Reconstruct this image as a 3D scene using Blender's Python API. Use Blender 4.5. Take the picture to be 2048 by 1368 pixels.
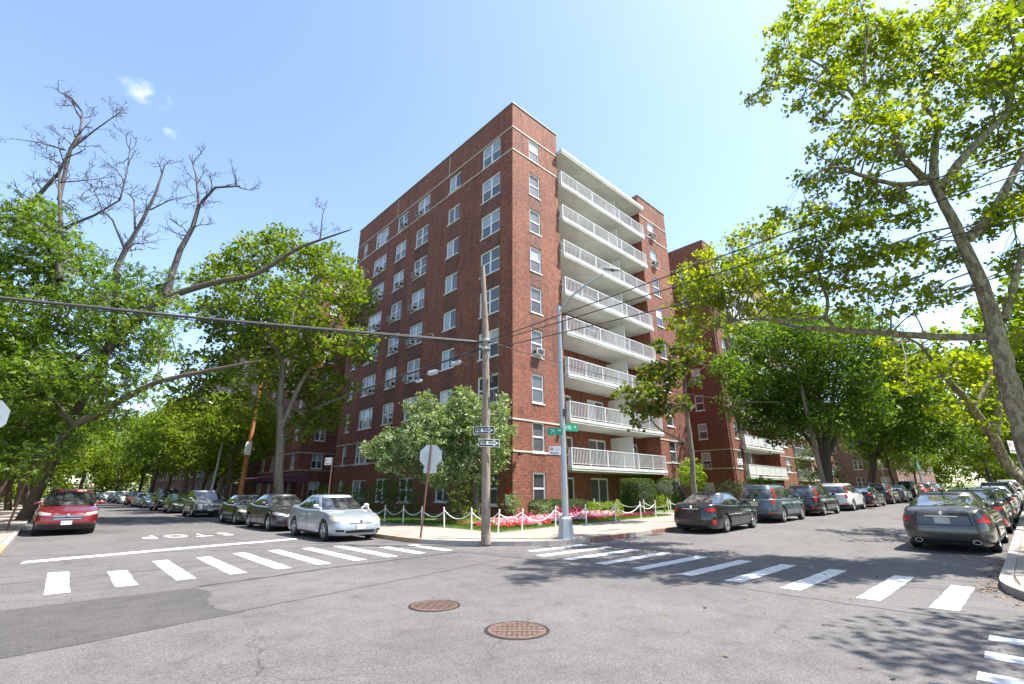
import bpy, bmesh, math, random
import numpy as np
from mathutils import Vector, Matrix

for o in list(bpy.data.objects):
    bpy.data.objects.remove(o)
SC = bpy.context.scene
COL = SC.collection
RAD = math.radians
random.seed(7)
RNG = np.random.RandomState(11)

# ------------------------------------------------------------------ camera, sky, sun, exposure
F_PX, CX, CY, CAM_H = 935.0, 1024.0, 684.0, 1.55
PITCH = math.atan(300 / 935.0)
HEAD = RAD(46.9)
FW = (math.cos(HEAD), math.sin(HEAD))
RT = (math.sin(HEAD), -math.cos(HEAD))
ST, CT = math.sin(PITCH), math.cos(PITCH)
cam_d = bpy.data.cameras.new('camera')
cam_d.sensor_width = 36.0
cam_d.lens = F_PX / 2048 * 36.0
cam_d.clip_end = 3000
cam = bpy.data.objects.new('camera', cam_d)
COL.objects.link(cam)
cam.location = (0, 0, CAM_H)
fwd = Vector((FW[0] * CT, FW[1] * CT, ST))
cam.rotation_euler = fwd.to_track_quat('-Z', 'Y').to_euler()
SC.camera = cam

SUN_EL, SUN_AZ = RAD(62), RAD(-44)          # azimuth from +X, anticlockwise
sdir = Vector((math.cos(SUN_EL) * math.cos(SUN_AZ), math.cos(SUN_EL) * math.sin(SUN_AZ), math.sin(SUN_EL)))
sun_d = bpy.data.lights.new('sun', 'SUN')
sun_d.energy = 5.0
sun_d.angle = RAD(0.53)
sun_d.color = (1.0, 0.955, 0.88)
sun = bpy.data.objects.new('sun', sun_d)
COL.objects.link(sun)
sun.location = (30, -30, 60)
sun.rotation_euler = sdir.to_track_quat('Z', 'Y').to_euler()

world = bpy.data.worlds.new('World')
SC.world = world
world.use_nodes = True
wt = world.node_tree
wt.nodes.clear()
wo = wt.nodes.new('ShaderNodeOutputWorld')
wb = wt.nodes.new('ShaderNodeBackground')
sky = wt.nodes.new('ShaderNodeTexSky')
sky.sky_type = 'NISHITA'
sky.sun_disc = False
sky.sun_elevation = SUN_EL
sky.sun_rotation = math.pi / 2 - SUN_AZ
sky.air_density = 1.0
sky.dust_density = 0.9
sky.ozone_density = 0.6
wb.inputs[1].default_value = 0.15
# two faint wisps of cloud
geo = wt.nodes.new('ShaderNodeTexCoord')
def wisp(direction, size, strength, seed):
    sub = wt.nodes.new('ShaderNodeVectorMath'); sub.operation = 'SUBTRACT'
    sub.inputs[1].default_value = direction
    wt.links.new(geo.outputs['Generated'], sub.inputs[0])
    ln = wt.nodes.new('ShaderNodeVectorMath'); ln.operation = 'LENGTH'
    sc = wt.nodes.new('ShaderNodeVectorMath'); sc.operation = 'MULTIPLY'
    sc.inputs[1].default_value = size
    wt.links.new(sub.outputs[0], sc.inputs[0])
    nz = wt.nodes.new('ShaderNodeTexNoise'); nz.inputs['Scale'].default_value = 55
    nz.inputs['Detail'].default_value = 8
    wt.links.new(geo.outputs['Generated'], nz.inputs['Vector'])
    wt.links.new(sc.outputs[0], ln.inputs[0])
    mr = wt.nodes.new('ShaderNodeMapRange')
    mr.inputs['From Min'].default_value = 1.0
    mr.inputs['From Max'].default_value = 0.0
    wt.links.new(ln.outputs['Value'], mr.inputs['Value'])
    m2 = wt.nodes.new('ShaderNodeMapRange')
    m2.inputs['From Min'].default_value = 0.42
    m2.inputs['From Max'].default_value = 0.75
    m2.inputs['To Max'].default_value = strength
    wt.links.new(nz.outputs['Fac'], m2.inputs['Value'])
    mu = wt.nodes.new('ShaderNodeMath'); mu.operation = 'MULTIPLY'
    wt.links.new(mr.outputs[0], mu.inputs[0]); wt.links.new(m2.outputs[0], mu.inputs[1])
    return mu.outputs[0]

def ray(px, py):
    a = (px - CX) / F_PX; u = (CY - py) / F_PX
    f = CT - u * ST; z = u * CT + ST
    return Vector((FW[0] * f + RT[0] * a, FW[1] * f + RT[1] * a, z))
def at(px, py, D):
    """photo direction at a forward distance of D metres"""
    d = ray(px, py); t = D / (d.x * FW[0] + d.y * FW[1])
    return Vector((d.x * t, d.y * t, CAM_H + d.z * t))
def px_m(D, z=8.0):
    return (D * CT + (z - CAM_H) * ST) / F_PX

c1 = wisp(ray(290, 186).normalized(), (26, 26, 60), 0.9, 1)
c2 = wisp(ray(345, 264).normalized(), (75, 75, 95), 0.9, 2)
cm = wt.nodes.new('ShaderNodeMath'); cm.operation = 'MAXIMUM'
wt.links.new(c1, cm.inputs[0]); wt.links.new(c2, cm.inputs[1])
mx = wt.nodes.new('ShaderNodeMix'); mx.data_type = 'RGBA'
mx.inputs['B'].default_value = (4.6, 4.8, 5.2, 1)
wt.links.new(sky.outputs[0], mx.inputs['A'])
wt.links.new(cm.outputs[0], mx.inputs['Factor'])
wt.links.new(mx.outputs['Result'], wb.inputs[0])
wt.links.new(wb.outputs[0], wo.inputs[0])

SC.view_settings.view_transform = 'Standard'
SC.view_settings.look = 'None'
SC.view_settings.gamma = 1.0
SC.view_settings.use_curve_mapping = False
SC.view_settings.exposure = 1.3
SC.render.engine = 'CYCLES'
cy = SC.cycles
cy.max_bounces = 6
cy.diffuse_bounces = 3
cy.glossy_bounces = 3
cy.transmission_bounces = 3
cy.transparent_max_bounces = 8
cy.caustics_reflective = False
cy.caustics_refractive = False
cy.sample_clamp_indirect = 6
cy.use_denoising = True

# ------------------------------------------------------------------ helpers
def tag(o, label=None, cat=None, group=None, kind=None):
    if label: o['label'] = label
    if cat: o['category'] = cat
    if group: o['group'] = group
    if kind: o['kind'] = kind
    return o

def empty(name, loc=(0, 0, 0), rz=0.0, label=None, cat=None, group=None, kind=None):
    o = bpy.data.objects.new(name, None)
    o.empty_display_size = 0.2
    COL.objects.link(o)
    o.location = loc
    o.rotation_euler = (0, 0, rz)
    return tag(o, label, cat, group, kind)

def link(name, mesh, mat=None, parent=None, loc=None, rz=None, mw=None):
    """an object on a mesh (shared when the mesh is), its material held by the object"""
    o = bpy.data.objects.new(name, mesh)
    COL.objects.link(o)
    if mat is not None:
        if not mesh.materials:
            mesh.materials.append(mat)
        o.material_slots[0].link = 'OBJECT'
        o.material_slots[0].material = mat
    if parent: o.parent = parent
    if loc is not None: o.location = loc
    if rz is not None: o.rotation_euler = (0, 0, rz)
    if mw is not None: o.matrix_local = mw
    return o

def kids(o):
    return [c for c in bpy.data.objects if c.parent == o]
CH = {}
def copy_tree(o, parent=None):
    if o.name not in CH:
        CH[o.name] = kids(o)
    c = o.copy(); COL.objects.link(c); c.parent = parent
    for ch in CH[o.name]:
        copy_tree(ch, c)
    return c

class MB:
    def __init__(s):
        s.v = []; s.f = []
    def add(s, vs, fs):
        b = len(s.v)
        s.v += [tuple(v) for v in vs]
        s.f += [tuple(i + b for i in f) for f in fs]
        return s
    def box(s, x0, x1, y0, y1, z0, z1):
        vs = [(x0, y0, z0), (x1, y0, z0), (x1, y1, z0), (x0, y1, z0), (x0, y0, z1), (x1, y0, z1), (x1, y1, z1), (x0, y1, z1)]
        fs = [(0, 3, 2, 1), (4, 5, 6, 7), (0, 1, 5, 4), (1, 2, 6, 5), (2, 3, 7, 6), (3, 0, 4, 7)]
        return s.add(vs, fs)
    def quad(s, a, b, c, d):
        return s.add([a, b, c, d], [(0, 1, 2, 3)])
    def poly(s, pts):
        return s.add(pts, [tuple(range(len(pts)))])
    def prism(s, pts, z0, z1):
        """pts: ccw outline; z0/z1 numbers or functions"""
        n = len(pts)
        g0 = z0 if callable(z0) else (lambda x, y: z0)
        g1 = z1 if callable(z1) else (lambda x, y: z1)
        vs = [(p[0], p[1], g0(*p)) for p in pts] + [(p[0], p[1], g1(*p)) for p in pts]
        fs = [tuple(range(n))[::-1], tuple(range(n, 2 * n))] + [(i, (i + 1) % n, n + (i + 1) % n, n + i) for i in range(n)]
        return s.add(vs, fs)
    def tube(s, pts, rads, n=8, cap=True):
        pts = [Vector(p) for p in pts]
        if not hasattr(rads, '__len__'): rads = [rads] * len(pts)
        b = len(s.v)
        up = None
        for i, p in enumerate(pts):
            t = (pts[min(i + 1, len(pts) - 1)] - pts[max(i - 1, 0)])
            if t.length < 1e-9: t = Vector((0, 0, 1))
            t.normalize()
            if up is None:
                up = Vector((1, 0, 0)) if abs(t.x) < 0.8 else Vector((0, 1, 0))
            a = (up - t * up.dot(t)).normalized()
            up = a
            c = t.cross(a)
            for k in range(n):
                an = 2 * math.pi * k / n
                q = p + (a * math.cos(an) + c * math.sin(an)) * rads[i]
                s.v.append((q.x, q.y, q.z))
        for i in range(len(pts) - 1):
            for k in range(n):
                k2 = (k + 1) % n
                s.f.append((b + i * n + k, b + i * n + k2, b + (i + 1) * n + k2, b + (i + 1) * n + k))
        if cap:
            s.f.append(tuple(b + k for k in range(n))[::-1])
            s.f.append(tuple(b + (len(pts) - 1) * n + k for k in range(n)))
        return s
    def lathe(s, prof, n=24, M=None):
        """prof: (r,z) list, revolved about z"""
        b = len(s.v)
        for r, z in prof:
            for k in range(n):
                a = 2 * math.pi * k / n
                p = Vector((r * math.cos(a), r * math.sin(a), z))
                if M: p = M @ p
                s.v.append(tuple(p))
        for i in range(len(prof) - 1):
            for k in range(n):
                k2 = (k + 1) % n
                s.f.append((b + i * n + k, b + i * n + k2, b + (i + 1) * n + k2, b + (i + 1) * n + k))
        return s
    def xf(s, M):
        s.v = [tuple(M @ Vector(v)) for v in s.v]
        return s
    def mesh(s, name, smooth=False, angle=35):
        me = bpy.data.meshes.new(name)
        me.from_pydata(s.v, [], s.f)
        if smooth:
            bm = bmesh.new(); bm.from_mesh(me)
            bmesh.ops.remove_doubles(bm, verts=bm.verts, dist=1e-5)
            for f in bm.faces: f.smooth = True
            ca = math.radians(angle)
            for e in bm.edges:
                if len(e.link_faces) == 2:
                    e.smooth = e.calc_face_angle(0) < ca
            bm.to_mesh(me); bm.free()
        me.update()
        return me
    def build(s, name, mat, parent=None, smooth=False, angle=35, loc=None, rz=None):
        return link(name, s.mesh(name, smooth, angle), mat, parent, loc, rz)

# ------------------------------------------------------------------ materials
MATS = {}
class N:
    """small node-building helper"""
    def __init__(s, name):
        s.m = bpy.data.materials.new(name); s.m.use_nodes = True
        s.t = s.m.node_tree; s.p = s.t.nodes['Principled BSDF']; s.o = s.t.nodes['Material Output']
        s.tc = s.t.nodes.new('ShaderNodeTexCoord')
        s.geo = None
        MATS[name] = s.m
    def n(s, typ, **kw):
        nd = s.t.nodes.new(typ)
        for k, v in kw.items():
            if k.startswith('i_'): nd.inputs[k[2:].replace('_', ' ')].default_value = v
            else: setattr(nd, k, v)
        return nd
    def l(s, a, b): s.t.links.new(a, b)
    def noise(s, scale, detail=4, rough=0.55, vec=None):
        nd = s.n('ShaderNodeTexNoise'); nd.inputs['Scale'].default_value = scale
        nd.inputs['Detail'].default_value = detail; nd.inputs['Roughness'].default_value = rough
        s.l(vec or s.tc.outputs['Object'], nd.inputs['Vector'])
        return nd.outputs['Fac']
    def ramp(s, fac, stops):
        r = s.n('ShaderNodeValToRGB')
        e = r.color_ramp.elements
        while len(e) < len(stops): e.new(0.5)
        for i, (p, c) in enumerate(stops):
            e[i].position = p
            e[i].color = c if len(c) == 4 else (*c, 1)
        s.l(fac, r.inputs[0])
        return r.outputs[0]
    def mix(s, fac, a, b, mode='MIX'):
        m = s.n('ShaderNodeMix'); m.data_type = 'RGBA'; m.blend_type = mode
        for v, k in ((a, 'A'), (b, 'B')):
            if isinstance(v, tuple): m.inputs[k].default_value = v if len(v) == 4 else (*v, 1)
            else: s.l(v, m.inputs[k])
        if isinstance(fac, (int, float)): m.inputs['Factor'].default_value = fac
        else: s.l(fac, m.inputs['Factor'])
        return m.outputs['Result']
    def bump(s, h, strength=0.3, dist=0.01):
        b = s.n('ShaderNodeBump'); b.inputs['Strength'].default_value = strength
        b.inputs['Distance'].default_value = dist
        s.l(h, b.inputs['Height']); s.l(b.outputs[0], s.p.inputs['Normal'])
    def col(s, c):
        if isinstance(c, tuple): s.p.inputs['Base Color'].default_value = c if len(c) == 4 else (*c, 1)
        else: s.l(c, s.p.inputs['Base Color'])
    def set(s, **kw):
        for k, v in kw.items(): s.p.inputs[k.replace('_', ' ')].default_value = v
        return s

def plain(name, c, rough=0.6, metal=0.0, vary=0.12, scale=6.0, **kw):
    m = N(name)
    f = m.noise(scale, 5)
    lo = tuple(x * (1 - vary) for x in c); hi = tuple(min(1, x * (1 + vary)) for x in c)
    m.col(m.ramp(f, [(0.3, lo), (0.7, hi)]))
    m.set(Roughness=rough, Metallic=metal, **kw)
    return m.m

def mat_asphalt(name, base, tint=(1, 1, 1), agg=1.0, stains=True):
    m = N(name)
    big = m.noise(0.35, 5, 0.6)
    mid = m.noise(2.2, 5, 0.7)
    fine = m.noise(70, 3, 0.7)
    v = m.n('ShaderNodeTexVoronoi'); v.inputs['Scale'].default_value = 95
    m.l(m.tc.outputs['Object'], v.inputs['Vector'])
    spk = m.ramp(v.outputs['Color'], [(0.25, (base * 0.62,) * 3), (0.55, (base,) * 3), (0.93, (base * 1.35,) * 3), (1.0, (base * 2.6,) * 3)])
    c = m.mix(m.ramp(big, [(0.3, (0.75,) * 3), (0.7, (1.18,) * 3)]), (0, 0, 0), spk, 'MIX')
    c = m.mix(1.0, spk, m.ramp(big, [(0.3, (0.8 * tint[0], 0.8 * tint[1], 0.81 * tint[2])), (0.7, (1.15 * tint[0], 1.13 * tint[1], 1.1 * tint[2]))]), 'MULTIPLY')
    c = m.mix(1.0, c, m.ramp(mid, [(0.28, (0.74,) * 3), (0.5, (1,) * 3), (0.75, (1.12,) * 3)]), 'MULTIPLY')
    if stains:
        # oil drips and faint cracks
        st = m.noise(1.1, 8, 0.75)
        c = m.mix(1.0, c, m.ramp(st, [(0.27, (0.55,) * 3), (0.37, (1,) * 3)]), 'MULTIPLY')
        wv = m.n('ShaderNodeTexVoronoi'); wv.feature = 'DISTANCE_TO_EDGE'; wv.inputs['Scale'].default_value = 0.32
        ds = m.n('ShaderNodeVectorMath'); ds.operation = 'ADD'
        nn = m.n('ShaderNodeTexNoise'); nn.inputs['Scale'].default_value = 1.3; nn.inputs['Detail'].default_value = 6
        m.l(m.tc.outputs['Object'], nn.inputs['Vector'])
        m.l(m.tc.outputs['Object'], ds.inputs[0]); m.l(nn.outputs['Color'], ds.inputs[1])
        m.l(ds.outputs[0], wv.inputs['Vector'])
        gate = m.ramp(m.noise(0.2, 2), [(0.46, (0, 0, 0)), (0.55, (1, 1, 1))])
        cr = m.ramp(wv.outputs['Distance'], [(0.0, (0.45,) * 3), (0.006, (1,) * 3)])
        c = m.mix(gate, c, m.mix(1.0, c, cr, 'MULTIPLY'))
    m.col(c)
    m.set(Roughness=0.85)
    m.bump(fine, 0.5, 0.004)
    return m.m

def mat_brick(name, c1, c2, mortar, dirt=0.5, sx=0.213, sz=0.08):
    m = N(name)
    sep = m.n('ShaderNodeSeparateXYZ'); m.l(m.tc.outputs['Object'], sep.inputs[0])
    ad = m.n('ShaderNodeMath'); ad.operation = 'ADD'; m.l(sep.outputs[0], ad.inputs[0]); m.l(sep.outputs[1], ad.inputs[1])
    cmb = m.n('ShaderNodeCombineXYZ'); m.l(ad.outputs[0], cmb.inputs[0]); m.l(sep.outputs[2], cmb.inputs[1])
    b = m.n('ShaderNodeTexBrick')
    b.inputs['Scale'].default_value = 1.0
    b.inputs['Brick Width'].default_value = sx
    b.inputs['Row Height'].default_value = sz
    b.inputs['Mortar Size'].default_value = 0.009
    b.inputs['Mortar Smooth'].default_value = 0.2
    b.inputs['Bias'].default_value = -0.1
    b.inputs['Color1'].default_value = (*c1, 1); b.inputs['Color2'].default_value = (*c2, 1)
    b.inputs['Mortar'].default_value = (*mortar, 1)
    m.l(cmb.outputs[0], b.inputs['Vector'])
    big = m.noise(0.22, 5, 0.6)
    c = m.mix(1.0, b.outputs['Color'], m.ramp(big, [(0.3, (0.80, 0.76, 0.76)), (0.7, (1.13, 1.1, 1.08))]), 'MULTIPLY')
    c = m.mix(1.0, c, m.ramp(m.noise(6.5, 3, 0.8), [(0.35, (0.62, 0.6, 0.6)), (0.5, (1, 1, 1)), (0.68, (1.38, 1.34, 1.3))]), 'MULTIPLY')
    # rain streaks: noise stretched up the wall
    mp = m.n('ShaderNodeMapping'); mp.inputs['Scale'].default_value = (1.6, 0.22, 1)
    m.l(cmb.outputs[0], mp.inputs['Vector'])
    st = m.noise(1.0, 6, 0.7, mp.outputs[0])
    c = m.mix(1.0, c, m.ramp(st, [(0.3, (1 - dirt, 1 - dirt, 1 - dirt * 0.9)), (0.48, (1, 1, 1))]), 'MULTIPLY')
    # pale lime bloom
    st2 = m.noise(3.1, 6, 0.75, mp.outputs[0])
    c = m.mix(m.ramp(st2, [(0.62, (0, 0, 0)), (0.82, (0.35,) * 3)]), c, (0.42, 0.34, 0.31))
    m.col(c)
    m.set(Roughness=0.85)
    inv = m.n('ShaderNodeMath'); inv.operation = 'SUBTRACT'; inv.inputs[0].default_value = 1.0
    m.l(b.outputs['Fac'], inv.inputs[1])
    m.bump(inv.outputs[0], 0.5, 0.01)
    return m.m

def mat_leaf(name, stops, trans=0.35, tcol=(1.25, 1.35, 0.4), gloss=0.22):
    m = N(name)
    g = m.n('ShaderNodeNewGeometry')
    big = m.noise(0.7, 3)
    mt = m.n('ShaderNodeMath'); mt.operation = 'MULTIPLY_ADD'; mt.inputs[1].default_value = 0.65
    m.l(g.outputs['Random Per Island'], mt.inputs[0])
    ms = m.n('ShaderNodeMath'); ms.operation = 'MULTIPLY'; ms.inputs[1].default_value = 0.42
    m.l(big, ms.inputs[0]); m.l(ms.outputs[0], mt.inputs[2])
    c = m.ramp(mt.outputs[0], stops)
    m.col(c)
    m.set(Roughness=0.5)
    m.p.inputs['Specular IOR Level'].default_value = gloss
    tr = m.n('ShaderNodeBsdfTranslucent')
    tc = m.mix(1.0, c, (*tcol, 1), 'MULTIPLY')
    m.l(tc, tr.inputs['Color'])
    mx = m.n('ShaderNodeMixShader'); mx.inputs[0].default_value = trans
    m.l(m.p.outputs[0], mx.inputs[1]); m.l(tr.outputs[0], mx.inputs[2])
    m.l(mx.outputs[0], m.o.inputs[0])
    return m.m

def mat_bark(name, c, plane=False):
    m = N(name)
    mp = m.n('ShaderNodeMapping'); mp.inputs['Scale'].default_value = (1, 1, 0.25)
    m.l(m.tc.outputs['Object'], mp.inputs['Vector'])
    f = m.noise(9, 7, 0.7, mp.outputs[0])
    cc = m.ramp(f, [(0.3, tuple(x * 0.45 for x in c)), (0.5, c), (0.75, tuple(x * 1.35 for x in c))])
    if plane:
        mp2 = m.n('ShaderNodeMapping'); mp2.inputs['Scale'].default_value = (1, 1, 0.45)
        m.l(m.tc.outputs['Object'], mp2.inputs['Vector'])
        p = m.noise(9.5, 4, 0.6, mp2.outputs[0])
        cc = m.mix(m.ramp(p, [(0.50, (0, 0, 0)), (0.53, (1, 1, 1))]), cc, (0.30, 0.26, 0.16))
        q = m.noise(5.5, 2, 0.5)
        cc = m.mix(m.ramp(q, [(0.60, (0, 0, 0)), (0.62, (1, 1, 1))]), cc, (0.20, 0.19, 0.11))
    m.col(cc); m.set(Roughness=0.9)
    m.bump(f, 0.7, 0.03)
    return m.m

M_asphalt = mat_asphalt('asphalt', 0.118, (1.035, 0.975, 0.965))
M_patch = mat_asphalt('asphalt_new', 0.075, (1.0, 0.94, 0.96), stains=False)
M_tar = plain('tar', (0.045, 0.045, 0.047), 0.7, vary=0.3, scale=12)
def mat_road_paint():
    m = N('road_paint')
    w = m.noise(9, 8, 0.75)
    w2 = m.noise(60, 3, 0.7)
    mul = m.n('ShaderNodeMath'); mul.operation = 'ADD'; m.l(w, mul.inputs[0])
    s = m.n('ShaderNodeMath'); s.operation = 'MULTIPLY'; s.inputs[1].default_value = 0.35; m.l(w2, s.inputs[0]); m.l(s.outputs[0], mul.inputs[1])
    m.col(m.ramp(mul.outputs[0], [(0.46, (0.17, 0.17, 0.165)), (0.56, (0.5, 0.5, 0.48)), (0.8, (0.68, 0.68, 0.66))]))
    m.set(Roughness=0.7); m.bump(w2, 0.3, 0.003)
    return m.m
M_paint = mat_road_paint()
def mat_concrete(name, c, joints=0):
    m = N(name)
    a = m.noise(0.9, 6, 0.65); b = m.noise(14, 5, 0.7); d = m.noise(0.35, 3)
    cc = m.ramp(a, [(0.3, tuple(x * 0.84 for x in c)), (0.7, tuple(x * 1.1 for x in c))])
    cc = m.mix(1.0, cc, m.ramp(b, [(0.3, (0.88,) * 3), (0.7, (1.06,) * 3)]), 'MULTIPLY')
    cc = m.mix(1.0, cc, m.ramp(d, [(0.35, (0.86, 0.85, 0.84)), (0.6, (1, 1, 1))]), 'MULTIPLY')
    m.col(cc); m.set(Roughness=0.85); m.bump(b, 0.3, 0.004)
    return m.m
M_walk = mat_concrete('pavement_concrete', (0.31, 0.272, 0.235))
M_walkdk = mat_concrete('pavement_joint', (0.16, 0.145, 0.13))
M_curb = mat_concrete('kerb_stone', (0.36, 0.33, 0.30))
M_curbrust = plain('kerb_steel', (0.25, 0.14, 0.105), 0.75, 0.1, vary=0.35, scale=8)
M_curbyel = plain('kerb_worn_yellow', (0.34, 0.25, 0.14), 0.8, vary=0.25, scale=8)
M_brick = mat_brick('red_brick', (0.235, 0.062, 0.030), (0.10, 0.028, 0.016), (0.34, 0.19, 0.13), 0.5)
M_brickdk = mat_brick('stained_brick', (0.165, 0.052, 0.030), (0.078, 0.028, 0.019), (0.25, 0.17, 0.13), 0.55)
M_brick_sp = mat_brick('weathered_brick', (0.17, 0.058, 0.032), (0.085, 0.03, 0.02), (0.28, 0.19, 0.145), 0.5)
M_brick2 = mat_brick('brown_brick', (0.24, 0.125, 0.10), (0.19, 0.10, 0.08), (0.30, 0.23, 0.2), 0.25)
M_brick3 = mat_brick('tan_brick', (0.46, 0.38, 0.30), (0.40, 0.32, 0.25), (0.42, 0.38, 0.33), 0.2)
M_stone = mat_concrete('band_stone', (0.56, 0.51, 0.46))
M_white = plain('white_paint', (0.78, 0.78, 0.77), 0.45, vary=0.05)
M_slab = mat_concrete('balcony_paint', (0.70, 0.70, 0.66))
M_rail = plain('rail_paint', (0.60, 0.60, 0.60), 0.4, vary=0.05)
M_coping = plain('coping_metal', (0.30, 0.34, 0.33), 0.5, 0.3)
M_roof = plain('roof_membrane', (0.25, 0.25, 0.25), 0.9)
def mat_pane(name, c, vary=0.3):
    m = N(name)
    f = m.noise(0.9, 3)
    m.col(m.ramp(f, [(0.3, tuple(x * (1 - vary) for x in c)), (0.7, tuple(x * (1 + vary) for x in c))]))
    m.set(Roughness=0.5)
    m.p.inputs['Specular IOR Level'].default_value = 0.6
    m.p.inputs['Coat Weight'].default_value = 1.0
    m.p.inputs['Coat Roughness'].default_value = 0.015
    m.p.inputs['Coat IOR'].default_value = 1.5
    w = m.n('ShaderNodeBump'); w.inputs['Strength'].default_value = 0.06; w.inputs['Distance'].default_value = 0.05
    m.l(m.noise(1.1, 1), w.inputs['Height']); m.l(w.outputs[0], m.p.inputs['Coat Normal'])
    return m.m
M_pane_dark = mat_pane('pane_dark', (0.028, 0.03, 0.034), 0.5)
M_pane_grey = mat_pane('pane_screen', (0.075, 0.078, 0.085), 0.35)
M_pane_blind = mat_pane('pane_blind', (0.30, 0.34, 0.40), 0.2)
M_pane_white = mat_pane('pane_curtain', (0.50, 0.52, 0.54), 0.2)
M_ac = plain('ac_case', (0.62, 0.61, 0.58), 0.5, vary=0.08)
M_dark = plain('dark_plastic', (0.02, 0.02, 0.022), 0.5)
M_grass = plain('lawn', (0.085, 0.15, 0.028), 0.9, vary=0.35, scale=5)
M_soil = plain('soil', (0.07, 0.05, 0.035), 0.95, vary=0.3)
M_iron = plain('cast_iron', (0.17, 0.115, 0.092), 0.55, 0.3, vary=0.35, scale=20)
M_irond = plain('cast_iron_dark', (0.040, 0.026, 0.022), 0.7, 0.2, vary=0.3, scale=20)
M_galv = plain('galvanised_steel', (0.42, 0.45, 0.48), 0.42, 0.45, vary=0.08, scale=3)
M_signback = plain('sign_back', (0.46, 0.48, 0.50), 0.4, 0.4, vary=0.1, scale=3)
M_rustpost = plain('brown_post', (0.16, 0.075, 0.055), 0.6, 0.2, vary=0.2)
M_green = plain('street_sign_green', (0.0, 0.30, 0.16), 0.4, vary=0.05)
M_black = plain('sign_black', (0.012, 0.012, 0.012), 0.45)
M_signwhite = plain('sign_white', (0.80, 0.80, 0.80), 0.4, vary=0.03)
M_red = plain('sign_red', (0.50, 0.03, 0.03), 0.45)
M_cable = plain('cable_rubber', (0.025, 0.024, 0.024), 0.6)
M_cable2 = plain('cable_grey', (0.16, 0.15, 0.15), 0.6)
M_chain = plain('white_chain', (0.80, 0.80, 0.78), 0.5, vary=0.04)
M_awning = plain('awning_purple', (0.14, 0.045, 0.09), 0.8)
M_wood_pole = mat_bark('pole_wood', (0.27, 0.21, 0.17))
M_wood_orange = mat_bark('pole_wood_new', (0.42, 0.17, 0.06))
M_bark = mat_bark('bark', (0.11, 0.085, 0.065))
M_barklight = mat_bark('bark_light', (0.19, 0.16, 0.125))
M_barkplane = mat_bark('bark_plane_tree', (0.17, 0.13, 0.085), True)
M_deadwood = mat_bark('dead_wood', (0.10, 0.085, 0.085))
L_dark = mat_leaf('leaf_dark', [(0.1, (0.04, 0.07, 0.010)), (0.5, (0.10, 0.16, 0.02)), (0.9, (0.18, 0.26, 0.03))], 0.5)
L_mid = mat_leaf('leaf_mid', [(0.1, (0.06, 0.10, 0.010)), (0.5, (0.14, 0.21, 0.02)), (0.9, (0.26, 0.31, 0.03))], 0.52)
L_plane = mat_leaf('leaf_plane', [(0.08, (0.055, 0.095, 0.010)), (0.4, (0.14, 0.20, 0.014)), (0.78, (0.24, 0.29, 0.018)), (0.97, (0.42, 0.34, 0.02))], 0.62, (1.5, 1.5, 0.3))
L_pale = mat_leaf('leaf_pale', [(0.1, (0.06, 0.10, 0.03)), (0.5, (0.16, 0.23, 0.08)), (0.9, (0.36, 0.43, 0.22))], 0.35, gloss=0.8)
L_mid2 = mat_leaf('leaf_zelkova', [(0.1, (0.04, 0.08, 0.012)), (0.5, (0.10, 0.17, 0.022)), (0.9, (0.18, 0.26, 0.03))], 0.5)
L_ash = mat_leaf('leaf_ash', [(0.1, (0.045, 0.085, 0.012)), (0.5, (0.12, 0.20, 0.022)), (0.9, (0.22, 0.30, 0.04))], 0.5, gloss=.4)
L_brown = mat_leaf('leaf_rusty', [(0.1, (0.05, 0.085, 0.018)), (0.6, (0.14, 0.20, 0.03)), (0.95, (0.26, 0.15, 0.04))], 0.5)
L_hedge = mat_leaf('leaf_hedge', [(0.1, (0.03, 0.06, 0.012)), (0.6, (0.075, 0.125, 0.022)), (0.95, (0.15, 0.20, 0.04))], 0.3)
L_lime = mat_leaf('leaf_lime', [(0.1, (0.12, 0.20, 0.02)), (0.6, (0.26, 0.36, 0.03)), (0.95, (0.45, 0.48, 0.04))], 0.35)
L_yellow = mat_leaf('leaf_yellow', [(0.1, (0.30, 0.30, 0.02)), (0.6, (0.55, 0.50, 0.02)), (0.95, (0.7, 0.62, 0.03))], 0.35, (1, 1, .4))
P_red = mat_leaf('petal_red', [(0.1, (0.45, 0.02, 0.02)), (0.6, (0.7, 0.05, 0.05)), (0.95, (0.75, 0.15, 0.10))], 0.3, (1, 1, 1))
P_pink = mat_leaf('petal_pink', [(0.1, (0.45, 0.03, 0.14)), (0.5, (0.7, 0.07, 0.25)), (0.95, (0.8, 0.35, 0.45))], 0.3, (1, 1, 1))
P_white = mat_leaf('petal_white', [(0.1, (0.6, 0.55, 0.58)), (0.95, (0.85, 0.83, 0.85))], 0.3, (1, 1, 1))
P_crimson = mat_leaf('leaf_crimson', [(0.1, (0.12, 0.01, 0.03)), (0.6, (0.35, 0.02, 0.08)), (0.95, (0.55, 0.05, 0.14))], 0.3, (1, 1, 1))

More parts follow.
